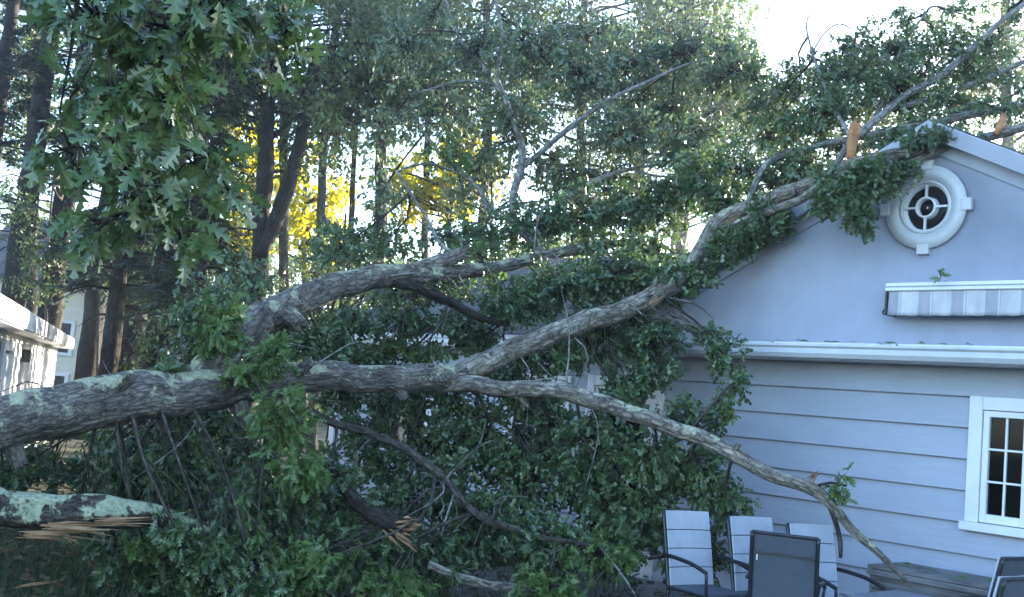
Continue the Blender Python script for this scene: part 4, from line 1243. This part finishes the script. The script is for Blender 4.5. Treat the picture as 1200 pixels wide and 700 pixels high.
splinters('splintered_end', (-0.764, 8.950, 0.675), (.8, -.2, -.5), 8, .2, .05, brk)
GB = [(-0.497, 9.200, 0.410, 0.032), (-0.178, 9.300, 0.320, 0.039), (0.145, 9.450, 0.249, 0.040), (0.588, 9.600, 0.179, 0.033), (0.968, 9.700, 0.081, 0.022)]
gb = tube_obj('dead_branch', GB, M['barkB'], None, 12, .04, .07, .3)
tag(gb, 'bare brown branch lying along the bottom edge of the leaf mass', 'branch')
for (P_, lab) in (
    ([(-2.609, 8.600, 0.448, 0.030), (-2.386, 8.650, 0.365, 0.047), (-2.127, 8.700, 0.271, 0.050), (-1.831, 8.750, 0.173, 0.047), (-1.563, 8.800, 0.046, 0.034)], 'dark rotten branch slanting down from the lichen covered log'),
    ([(-2.121, 8.800, 0.283, 0.020), (-1.621, 8.900, 0.399, 0.034), (-1.185, 9.100, 0.458, 0.038), (-0.727, 9.300, 0.528, 0.032), (-0.391, 9.500, 0.590, 0.022)], 'dark horizontal branch half buried in leaves under the snapped branch'),
):
    o = tube_obj('dead_branch', P_, M['trunkdark'], None, 12, .04, .08, .3)
    tag(o, lab, 'branch', 'dead branches on the ground')
sw = empty('split_stick', (-3.485, 8.600, 0.077), 0, 'pale split stick lying in the grass near the lichen covered log', 'stick')
splinters('splinter', (-3.485, 8.600, 0.077), (1, .1, .12), 3, .26, .022, sw)

# bare dark underbrush twigs below the trunk
P, D, U, Sz = [], [], [], []
tws = []
for i in range(60):
    b0 = np.array((-3.092, 9.600, 0.568)) + rng.normal(size=3) * [.8, .3, .2]
    b1 = b0 + np.array([rng.uniform(-.7, .9), rng.uniform(-.3, .3), rng.uniform(-.1, .6)])
    m_ = (b0 + b1) / 2 + rng.normal(size=3) * .1
    tws.append(tube([(*b0, .008), (*m_, .006), (*b1, .003)], 4, .1, .05))
V, F, uv = join(tws)
o = link('brushwood', np_mesh('brushwood', V, F, uv, True), M['twig'])
tag(o, 'tangle of thin bare twigs under the fallen trunk', 'brushwood', kind='stuff')

# grass and leaf litter on the ground
n = 26000
P = np.stack([rng.uniform(-6, 1.5, n), rng.uniform(7.0, 14, n), np.zeros(n)], -1)
o = leaves_obj('grass', P, unit(rng.normal(size=(n, 3)) * .4 + np.array([0, 0, 1.0])), rng.normal(size=(n, 3)), rng.uniform(.06, .16, n), (NEEDLE[0] * [1, 2.2, 1], NEEDLE[1]), M['grass'], None)
tag(o, 'short rough grass under the fallen oak', 'grass', kind='stuff')
n = 5000
P = np.stack([rng.uniform(-7, 2.5, n), rng.uniform(6.5, 20, n), rng.uniform(.03, .1, n)], -1)
o = leaves_obj('leaf_litter', P, rng.normal(size=(n, 3)) * [1, 1, .25], rng.normal(size=(n, 3)) * .4 + np.array([0, 0, 1.0]), rng.uniform(.07, .13, n), MID, M['litter'], None)
tag(o, 'brown dead leaves scattered on the ground', 'leaf litter', kind='stuff')

# ================================================================== STANDING WOODS
def deciduous(name, label, knots, clumps, mat, bark, nleaf=300, lsize=(.11, .18), group='standing woodland trees', seg=14, cat='tree', tpl=FAR, spread=.42):
    """knots: trunk; clumps: (x,y,z,r)"""
    t = empty(name, (knots[0][0], knots[0][1], 0), 0, label, cat, group)
    tube_obj('trunk', knots, M[bark], t, seg, .25, .05, .1)
    sk = catmull(knots, .2)
    br, P, D, U, Sz = [], [], [], [], []
    for c in clumps:
        c3, r = np.array(c[:3]), c[3]
        lo = sk[:, 2] < max(c3[2] - .3, sk[:, 2].min() + .5)
        cand = sk[lo] if lo.any() else sk
        src = cand[np.linalg.norm(cand[:, :3] - c3, axis=1).argmin()]
        m_ = (src[:3] + c3) / 2 + rng.normal(size=3) * .25
        br.append(tube([(*src[:3], max(.03, src[3] * .35)), (*m_, .035), (*c3, .012)], 5, .4, .04))
        k = int(nleaf * (r / .9) ** 1.6)
        nt_ = max(5, int(k / 11))
        tips = c3 + ball(nt_) * r * np.array([1, 1, .75])
        for q in tips[:6]:
            br.append(tube([(*c3, .010), (*((c3 + q) / 2 + rng.normal(size=3) * .08), .007), (*q, .003)], 3, .5, 0))
        p = np.repeat(tips, 11, 0) + rng.normal(size=(nt_ * 11, 3)) * .13 * (r / .9)
        P.append(p); kk = len(p)
        D.append(unit(rng.normal(size=(kk, 3)) * .8 + np.array([0, 0, -.35])))
        U.append(unit(rng.normal(size=(kk, 3)) * .7 + np.array([0, -.2, .8])))
        Sz.append(rng.uniform(*lsize, kk))
    V, F, uv = join(br)
    link('branches', np_mesh('branches', V, F, uv, True), M[bark], t, True)['kind'] = 'stuff'
    leaves_obj('crown', np.vstack(P), np.vstack(D), np.vstack(U), np.concatenate(Sz), tpl, M[mat], t)
    return t

def clump_set(c, rad, n, r=(.6, 1.1)):
    out = []
    for q in ball(n):
        out.append((*(np.array(c) + q * np.array(rad)), rng.uniform(*r)))
    return out

def vtrunk(base, top, r0, r1, bend=.3):
    b, t = np.array(base), np.array(top)
    b = np.array([b[0], b[1], -.1])
    k = [(*(b + (t - b) * f + np.array([math.sin(f * 5 + b[0]) * bend * f, 0, 0])), r0 + (r1 - r0) * f) for f in (0, .05, .25, .5, .75, 1)]
    k[0] = (*k[0][:3], r0 * 1.4)
    return k

TREES = [  # leading pair added out of view to block the low sun
    ((13.282, 19.000, 3.021), (13.047, 19.000, 13.319), .26, .12, (12.6, 18.6, 8.6), (3.4, 3.0, 3.6), 40, 'leafbg', 'trunkdark', 'tall tree added unseen beyond the house end to block the sun'),
    ((15.566, 17.000, 3.218), (15.548, 17.000, 12.468), .26, .12, (16.0, 16.6, 8.6), (3.4, 3.0, 3.6), 40, 'leafbg', 'trunkdark', 'tall tree added unseen past the house corner to block the sun'),
    # base, top, r0, r1, crown centre, radii, n, mat, bark, label
    ((-5.044, 22.000, 1.387), (-5.299, 22.500, 12.540), .20, .13, (-5.232, 22.500, 8.643), (2.8, 2.2, 2.8), 40, 'leafbg', 'trunkdark', 'tall tree with a thick dark trunk leaning behind the arching upper limb'),
    ((-5.132, 26.000, 1.395), (-6.123, 26.000, 14.219), .13, .08, (-4.619, 26.000, 9.848), (2.6, 2.2, 2.8), 26, 'leafbg', 'trunkgrey', 'slim grey trunked tree just beside the thick dark leaning trunk'),
    ((-3.970, 24.000, 1.492), (-4.543, 24.000, 13.364), .11, .07, (-3.544, 24.500, 9.057), (2.0, 2.0, 2.0), 20, 'leafbg', 'trunkgrey', 'slender leaning tree between the grey trunk and the yellow foliage'),
    ((-2.442, 25.000, 1.824), (-4.095, 25.000, 13.908), .16, .1, (-2.569, 25.500, 10.289), (2.6, 2.2, 2.4), 26, 'leafbg', 'trunkgrey', 'brown trunked tree rising behind the bare straight twig'),
    ((-6.970, 27.000, 1.234), (-9.044, 27.000, 14.446), .14, .09, (-8.633, 27.000, 9.147), (3.0, 2.2, 3.0), 30, 'leafbg', 'trunkdark', 'broad woodland tree behind the near hanging oak leaves'),
    ((-0.645, 29.000, 1.811), (-1.736, 29.000, 17.361), .13, .09, (-0.597, 29.000, 11.204), (3.2, 2.4, 3.0), 32, 'leafbg', 'trunkgrey', 'woodland tree behind the forked pale grey branches'),
    ((2.309, 30.000, 2.080), (0.972, 30.000, 18.162), .14, .09, (1.881, 30.000, 11.517), (3.0, 2.4, 3.2), 32, 'leafbg', 'trunkgrey', 'woodland tree behind the house, right of the forked grey branches'),
    ((4.510, 28.000, 2.270), (3.471, 28.000, 16.126), .24, .12, (3.978, 28.000, 10.844), (2.2, 2.2, 3.2), 30, 'leafbg', 'trunkgrey', 'woodland tree whose crown edge meets the open white sky'),
    ((9.658, 30.000, 2.741), (9.083, 30.000, 12.429), .22, .10, (9.448, 30.000, 10.273), (3.4, 2.4, 1.6), 24, 'leafbg', 'trunkgrey', 'low rounded tree behind the roof under the open sky'),
    ((12.670, 28.000, 3.003), (12.363, 28.000, 14.384), .22, .10, (12.632, 28.000, 10.962), (2.4, 2.4, 2.4), 24, 'leafbg', 'trunkgrey', 'tree behind the gable peak at the far end of the roof'),
    ((4.299, 35.000, 2.280), (2.962, 35.000, 21.070), .15, .1, (3.777, 35.000, 12.439), (3.2, 2.4, 4.0), 36, 'leafbg', 'trunkdark', 'deeper woodland tree above the house roof, left of the open sky'),
    ((-2.118, 33.000, 1.695), (-3.960, 33.000, 19.327), .12, .08, (-3.156, 33.000, 12.413), (2.6, 2.4, 2.2), 24, 'leafbg', 'trunkdark', 'deeper woodland tree above the glowing yellow foliage'),
    ((6.060, 31.000, 2.422), (5.251, 31.000, 15.465), .20, .10, (5.884, 31.000, 10.700), (1.6, 1.8, 2.6), 22, 'leafbg', 'trunkgrey', 'smaller tree standing against the open sky behind the rake of the roof'),
    ((-9.885, 31.000, 0.989), (-12.143, 31.000, 17.465), .24, .12, (-11.818, 31.000, 10.820), (3.2, 2.4, 3.4), 30, 'leafbg', 'trunkdark', 'deeper woodland tree behind the conifers'),
    ((-13.775, 33.000, 0.647), (-16.343, 33.000, 18.156), .24, .12, (-15.346, 33.000, 10.614), (3.0, 2.4, 3.6), 30, 'leafbg', 'trunkdark', 'deeper woodland tree above the outbuilding'),
]
for (b0, t0, r0, r1, cc, rad, n, mt, bk, lab) in TREES:
    wt = deciduous('woodland_tree', lab, vtrunk(b0, t0, r0, r1), clump_set(cc, rad, n), mt, bk)
    if lab.startswith('tall tree'):
        tube_obj('forked_trunk', [(-5.081, 22.000, 4.278, 0.118), (-4.887, 22.100, 4.970, 0.145), (-4.724, 22.200, 5.827, 0.145), (-4.599, 22.300, 6.748, 0.129), (-4.492, 22.500, 8.712, 0.104)], M['trunkdark'], wt, 14, .2, .05, .1)
YEL = [
    ((-7.046, 32.000, 1.248), (-7.896, 32.000, 9.958), .12, .05, (-7.921, 32.000, 8.161), (1.5, 1.2, 1.4), 24, 'sunlit yellow tree seen left of the dark leaning trunk'),
    ((-7.414, 31.000, 1.211), (-8.151, 31.000, 7.670), .10, .05, (-7.905, 31.000, 5.731), (1.0, 1.0, .8), 14, 'low sunlit yellow tree above the bright leaf spray on the trunk'),
    ((-5.760, 33.000, 1.368), (-6.502, 33.000, 8.252), .12, .05, (-6.325, 33.000, 7.090), (1.5, 1.2, 1.9), 26, 'yellow green tree glowing between the dark and grey trunks'),
    ((-1.444, 32.000, 1.751), (-2.374, 32.000, 10.209), .12, .05, (-2.491, 32.000, 8.022), (2.0, 1.2, 1.1), 34, 'bright yellow tree glowing behind the bare straight twig'),
    ((-1.068, 34.000, 1.793), (-1.962, 34.000, 11.338), .12, .05, (-1.683, 34.000, 9.506), (.9, 1.0, .8), 14, 'sunlit yellow tree top beside the foot of the grey fork'),
    ((-11.004, 33.000, 1.149), (-11.252, 33.000, 3.157), .06, .02, (-11.015, 33.000, 2.059), (.5, .4, .3), 7, 'small yellow shrub beside the far cream house'),
    ((-4.156, 30.000, 5.450), (-4.921, 30.000, 13.590), .12, .04, (-4.781, 30.000, 12.222), (.5, .5, .35), 5, 'sunlit yellow sprig of leaves high above the arching limb'),
]
for (b0, t0, r0, r1, cc, rad, n, lab) in YEL:
    deciduous('sunlit_tree', lab, vtrunk(b0, t0, r0, r1, .1), clump_set(cc, rad, n, (.45, .8)), 'leafsunlit', 'trunkgrey', 120, (.18, .28), 'trees with sunlight put into yellow leaves')
SAP = [  # leading group placed in the sun's path to keep the outbuilding shaded
    ((-1.6, 20.3, 0), (-1.6, 20.3, 3.8), (-1.6, 20.3, 2.7), (1.3, 1.0, 1.3), 18, 'leafbg', 'leafy bush added at the far end wall of the gabled house to shade the outbuilding'),
    ((-3.4, 22.6, 0), (-3.4, 22.6, 4.0), (-3.4, 22.6, 2.8), (1.3, 1.0, 1.4), 18, 'leafbg', 'leafy bush in the gap under the arching upper limb, placed to shade the outbuilding'),
    ((-5.2, 25.2, 0), (-5.2, 25.2, 4.2), (-5.2, 25.2, 3.0), (1.4, 1.0, 1.5), 18, 'leafbg', 'leafy bush at the foot of the slim grey trunks, placed to shade the outbuilding'),
    ((-.6, 25.2, 0), (-.6, 25.2, 5.5), (-.6, 25.2, 4.2), (1.5, 1.3, 1.6), 20, 'leafbg', 'dense green understorey tree added behind the broken stub of the upper limb to shade the outbuilding'),
    ((-2.1, 30.2, 0), (-2.1, 30.2, 6.0), (-2.1, 30.2, 4.4), (1.5, 1.3, 1.7), 20, 'leafbg', 'dense green understorey tree under the bright yellow tree, placed to shade the outbuilding'),
    ((.7, 21.9, 0), (.7, 21.9, 5.2), (.7, 21.9, 4.0), (1.4, 1.2, 1.5), 18, 'leafbg', 'dense green understorey tree added behind the end of the low grey roof to shade the outbuilding'),
    ((-9.634, 27.000, 0.995), (-10.179, 27.000, 5.342), (-9.970, 27.000, 4.513), (1.6, 1.2, 1.2), 16, 'leafbg', 'green understorey tree right above the cream house roof'),
    ((-6.682, 22.000, 1.240), (-7.129, 22.000, 4.957), (-7.110, 22.000, 4.094), (1.2, 1.0, 1.3), 14, 'leafbg', 'green understorey tree below the near hanging leaves'),
    ((-4.647, 18.000, 1.406), (-4.870, 18.000, 3.332), (-4.883, 18.000, 2.840), (.8, .8, .8), 9, 'leafbg', 'green bush right behind the bright leaf spray on the trunk'),
    ((-10.459, 26.000, 0.917), (-11.161, 26.000, 6.319), (-11.029, 26.000, 5.302), (2.2, 1.4, 1.9), 22, 'leafbg', 'dim green understorey tree above the outbuilding roof'),
    ((-6.644, 25.000, 1.255), (-7.205, 25.000, 6.069), (-7.165, 25.000, 4.889), (1.6, 1.4, 1.8), 20, 'leafbg', 'dim green understorey tree behind the hanging near leaves'),
    ((-2.970, 28.000, 1.598), (-3.516, 28.000, 7.005), (-3.555, 28.000, 5.233), (1.8, 1.4, .9), 14, 'leafbg', 'green understorey tree below the glowing yellow foliage'),
    ((-0.189, 27.000, 1.844), (-0.803, 27.000, 8.564), (-0.675, 27.000, 7.173), (1.8, 1.4, 1.6), 18, 'leafpale', 'pale understorey tree behind the foot of the grey fork'),
    ((2.078, 27.000, 2.047), (1.519, 27.000, 8.778), (1.398, 27.000, 7.685), (2.0, 1.4, 1.8), 22, 'leafpale', 'pale understorey tree right of the grey fork'),
    ((4.142, 27.000, 2.233), (3.632, 27.000, 8.972), (3.608, 27.000, 7.888), (2.0, 1.4, 1.8), 22, 'leafpale', 'pale understorey tree behind the roof left of the gable'),

    ((-2.738, 19.000, 1.582), (-3.076, 19.000, 4.801), (-2.748, 19.000, 3.785), (1.1, 1.0, .6), 9, 'leafbg', 'green understorey shrub behind the arching upper limb'),
    ((-5.695, 20.000, 1.320), (-6.025, 20.000, 3.452), (-5.991, 20.000, 2.523), (1.2, 1.0, .9), 11, 'leafbg', 'green shrub beyond the fallen trunk, right of the cream house'),
]
for (b0, t0, cc, rad, n, mt, lab) in SAP:
    deciduous('sapling', lab, vtrunk(b0, t0, .05, .02, .1), clump_set(cc, rad, n, (.4, .65)), mt, 'trunkgrey', 240, (.09, .14), 'understorey saplings', cat='sapling')

def conifer(name, label, base, h, r0, z0, reach, n, bare=0):
    t = empty(name, (base[0], base[1], 0), 0, label, 'conifer', 'dark conifers at the yard edge')
    bx_, by_ = base[0], base[1]
    lean = rng.uniform(-.3, .3)
    K = [(bx_ + lean * f, by_, -.1 + h * f, r0 * (1.25 - f)) for f in (0, .04, .3, .6, .98)]
    tube_obj('trunk', K, M['trunkdark'], t, 14, .3, .06, .05)
    br, P, D, U, Sz = [], [], [], [], []
    for i in range(n):
        f = (i + rng.uniform(0, 1)) / n
        z_ = z0 + (h - z0) * f
        L = reach * (1 - f * .75) * rng.uniform(.6, 1.1)
        a = rng.uniform(0, 2 * math.pi)
        d = np.array([math.cos(a), math.sin(a), 0])
        s0 = np.array([bx_ + lean * z_ / h, by_, z_])
        m_ = s0 + d * L * .5 + np.array([0, 0, .02 * L])
        e_ = s0 + d * L + np.array([0, 0, -.22 * L])
        br.append(tube([(*s0, .028), (*m_, .018), (*e_, .005)], 5, .3, .04))
        if i < bare: continue
        nb = int(L * 22)
        tt = rng.uniform(.18, 1, (nb, 1))
        p = s0 * (1 - tt) ** 2 + 2 * m_ * tt * (1 - tt) + e_ * tt ** 2
        side = np.cross(d, [0, 0, 1.0])
        sg = rng.choice([-1, 1], (nb, 1))
        bd = unit(d * .75 + side * sg * .75 + rng.normal(size=(nb, 3)) * .2 + np.array([0, 0, -.35]))
        bl = rng.uniform(.25, .6, (nb, 1)) * (1.15 - tt * .6)
        for (pp, dd, ll) in zip(p[::6], bd[::6], bl[::6]):
            br.append(tube([(*pp, .004), (*(pp + dd * ll * .5), .003), (*(pp + dd * ll), .0015)], 3, 1, 0))
        k = 16
        u = np.tile(np.linspace(.05, 1, k), nb)[:, None]
        q = np.repeat(p, k, 0) + np.repeat(bd * bl, k, 0) * u
        sd = unit(np.cross(np.repeat(bd, k, 0), [0, 0, 1.0])) * np.tile([1, -1], nb * k // 2)[:, None]
        P.append(q); D.append(unit(np.repeat(bd, k, 0) * .8 + sd * .9 + rng.normal(size=(nb * k, 3)) * .25))
        U.append(np.tile([0, 0, 1.0], (nb * k, 1)) + rng.normal(size=(nb * k, 3)) * .3)
        Sz.append(rng.uniform(.09, .17, nb * k))
    V, F, uv = join(br)
    link('branches', np_mesh('branches', V, F, uv, True), M['trunkdark'], t, True)['kind'] = 'stuff'
    leaves_obj('crown', np.vstack(P), np.vstack(D), np.vstack(U), np.concatenate(Sz), (NEEDLE[0] * [1, 7, 1], NEEDLE[1]), M['needle'], t)
CON = [
    ((-13.014, 29.000, 2.256), 20, .30, 4.4, 2.8, 60, 10, 'dark conifer with the reddish trunk nearest the outbuilding roof'),
    ((-12.458, 30.000, 2.364), 20, .30, 4.6, 2.8, 60, 10, 'dark conifer right behind the far corner of the outbuilding'),
    ((-10.480, 28.000, 1.780), 18, .24, 4.4, 2.4, 50, 8, 'dark conifer whose trunk stands just left of the cream house window'),
    ((-7.909, 23.000, 1.838), 16, .22, 3.0, 2.2, 60, 6, 'dense dark conifer covering the cream house end wall'),
    ((-6.381, 18.000, 1.802), 11, .14, 2.6, 1.3, 80, 5, 'young dark conifer between the outbuilding and the cream house window'),
    ((-6.269, 20.000, 1.881), 14, .20, 2.2, 1.6, 70, 4, 'dense drooping conifer behind the green shrub'),
    ((-4.528, 16.000, 1.899), 7, .12, 1.4, 1.0, 90, 3, 'dense young conifer just beyond the fallen trunk, behind the bright leaf spray'),
    ((-14.558, 30.000, 2.175), 18, .28, 2.6, 2.4, 46, 4, 'conifer at the picture edge above the outbuilding'),
]
for (b0, h, r0, z0, reach, n, bare, lab) in CON:
    conifer('conifer', lab, b0, h, r0, z0, reach, n, bare)

# far wood that closes the view low down
n = 34000
a = rng.uniform(-42, 30, n)
P = np.stack([a, 58 + rng.uniform(-6, 10, n) - .004 * a * a, rng.uniform(0, 1, n) ** 1.3 * 13.0], -1)
P[:, 2] *= .72 + .2 * np.sin(a * .35) + .12 * np.sin(a * .9 + 1)
o = leaves_obj('distant_wood', P, unit(rng.normal(size=(n, 3))), rng.normal(size=(n, 3)), rng.uniform(.35, .8, n), FAR, M['leafbg'], None)
tag(o, 'far dark wood closing the view behind the trunks', 'wood', kind='stuff')

# ------------------------------------------------------------------ near oak branch hanging into the picture
no = empty('near_oak', (-4.6, 3.0, 0), 0, 'near oak branch with large lobed leaves hanging in from above', 'oak tree')
tube_obj('trunk', [(-4.6, 3.0, -.1, .30), (-4.58, 3.0, .4, .24), (-4.5, 3.0, 2.2, .21), (-4.4, 3.05, 4.4, .18), (-4.3, 3.1, 7, .12)], M['bark'], no, 24, .1, .06, .1)
NB = [
    [(-4.42, 3.05, 4.0, .07), (-3.2, 3.2, 3.9, .05), (-1.599, 3.400, 3.420) + (.035,), (-1.304, 3.500, 3.208) + (.02,), (-1.059, 3.500, 3.028) + (.012,), (-0.902, 3.500, 2.871) + (.005,)],
    [(-1.304, 3.500, 3.208) + (.012,), (-1.330, 3.400, 2.908) + (.008,), (-1.323, 3.400, 2.742) + (.007,), (-1.284, 3.350, 2.594) + (.004,), (-1.187, 3.300, 2.351) + (.003,), (-1.057, 3.300, 2.128) + (.0015,)],
    [(-1.059, 3.500, 3.028) + (.009,), (-1.161, 3.600, 2.823) + (.006,), (-1.106, 3.600, 2.595) + (.004,), (-1.006, 3.600, 2.346) + (.002,)],
    [(-1.599, 3.400, 3.420) + (.02,), (-1.428, 3.300, 3.024) + (.010,), (-1.407, 3.300, 2.755) + (.006,), (-1.415, 3.300, 2.515) + (.003,)],
    [(-1.326, 3.400, 2.770) + (.005,), (-1.361, 3.350, 2.763) + (.004,), (-1.394, 3.300, 2.762) + (.002,)],
    [(-1.059, 3.500, 3.028) + (.008,), (-0.888, 3.600, 3.054) + (.005,), (-0.820, 3.700, 2.917) + (.003,)],
]
for P_ in NB:
    tube_obj('branch', P_, M['twig'], no, 9, .04, .06, .2)
nsk = np.vstack([catmull(P_, .05)[:, :3] for P_ in NB[1:]])
NZ = [
    (-1.390, 3.400, 2.847, 0.157, 0.350, 0.118, 24), (-1.208, 3.500, 2.871, 0.162, 0.400, 0.135, 32), (-1.034, 3.600, 2.952, 0.138, 0.400, 0.125, 26), (-1.181, 3.500, 2.647, 0.121, 0.350, 0.121, 24), (-1.306, 3.400, 2.606, 0.105, 0.300, 0.105, 16), (-1.208, 3.350, 2.386, 0.103, 0.300, 0.116, 18), (-1.105, 3.400, 2.272, 0.105, 0.300, 0.105, 16), (-1.060, 3.550, 2.445, 0.109, 0.300, 0.109, 14), (-1.244, 3.300, 2.189, 0.086, 0.200, 0.076, 12), (-1.042, 3.450, 2.178, 0.080, 0.200, 0.069, 10), (-1.360, 3.300, 2.388, 0.066, 0.200, 0.102, 8), (-0.851, 3.700, 2.930, 0.074, 0.250, 0.102, 10), (-0.952, 3.600, 2.366, 0.055, 0.200, 0.061, 5), (-0.951, 3.600, 3.107, 0.166, 0.300, 0.111, 14), (-1.373, 3.300, 2.598, 0.076, 0.200, 0.127, 6), (-0.883, 3.700, 2.821, 0.051, 0.200, 0.074, 4),
]
tw, P, D, U, Sz = sprays(NZ, nsk, per=(4, 7), lsize=(.07, .12), droop=.75, main_r=.004)
order = np.argsort(-Sz / P[:, 1])
a, b = order[:300], order[300:]
LEAF_ONE.clear()
leaf_parts(P[a], D[a], U[a], Sz[a], NEAR, M['leaf'], no)
if len(b):
    leaves_obj('leaves', P[b], D[b], U[b], Sz[b], NEAR, M['leaf'], no, 'stuff')
V, F, uv = join(tw)
V = V
o = link('twigs', np_mesh('twigs', V, F, uv, True), M['twig'], no, True)
o['kind'] = 'stuff'

# ------------------------------------------------------------------ sprig and loose leaves left by the fall
sp = empty('oak_sprig', (3.661, 9.500, 3.143), 0, 'small green oak sprig caught on top of the striped awning', 'sprig')
b0 = np.array((3.661, 9.500, 3.143))
tube_obj('stem', [(*b0, .004), (*(b0 + [.01, -.01, .05]), .003), (*(b0 + [.0, -.01, .09]), .0015)], M['twig'], sp, 6, .02, 0)
n = 9
leaf_parts(b0 + np.stack([np.zeros(n), np.full(n, -.01), np.linspace(.02, .08, n)], -1), rng.normal(size=(n, 3)) * [1, .5, .35], rng.normal(size=(n, 3)) * .4 + np.array([0, -.5, .8]), rng.uniform(.06, .10, n), NEAR, M['leafbright'], sp)
hm_ = Matrix.Translation(HA) @ Matrix.Rotation(HZ, 4, 'Z')
pts = []
for i in range(34): pts.append(hm_ @ Vector((rng.uniform(-1.5, 2.5), rng.uniform(-.47, -.37), 2.60)))
for i in range(16): pts.append(hm_ @ Vector((rng.uniform(.9, 2.0), rng.uniform(-.95, -.45), .742)))
for i in range(90): pts.append(hm_ @ Vector((rng.uniform(-3, 3.5), rng.uniform(-3.6, -.2), .055)))
P = np.array(pts); n = len(P)
o = leaves_obj('loose_leaves', P, rng.normal(size=(n, 3)) * [1, 1, .1], rng.normal(size=(n, 3)) * .3 + np.array([0, 0, 1.0]), rng.uniform(.06, .11, n), NEAR, M['leafbright'], None)
tag(o, 'loose green leaves blown onto the patio, the box lid and the gutter', 'leaves', kind='stuff')

# ------------------------------------------------------------------ haze volume added to give a pale lens veil
hz = MB().box(-75, 75, -12, 85, -1.2, 24).build('haze', None)
hm = bpy.data.materials.new('veil_haze')
hm.use_nodes = True
ht = hm.node_tree
ht.nodes.clear()
ho = ht.nodes.new('ShaderNodeOutputMaterial')
hv = ht.nodes.new('ShaderNodeVolumePrincipled')
hv.inputs['Color'].default_value = (.70, .82, 1.0, 1)
hv.inputs['Density'].default_value = 0.0013
hv.inputs['Anisotropy'].default_value = 0.55
ht.links.new(hv.outputs[0], ho.inputs['Volume'])
hz.data.materials.append(hm)
tag(hz, 'thin bluish haze volume added for a pale lens veil', 'haze', kind='stuff')
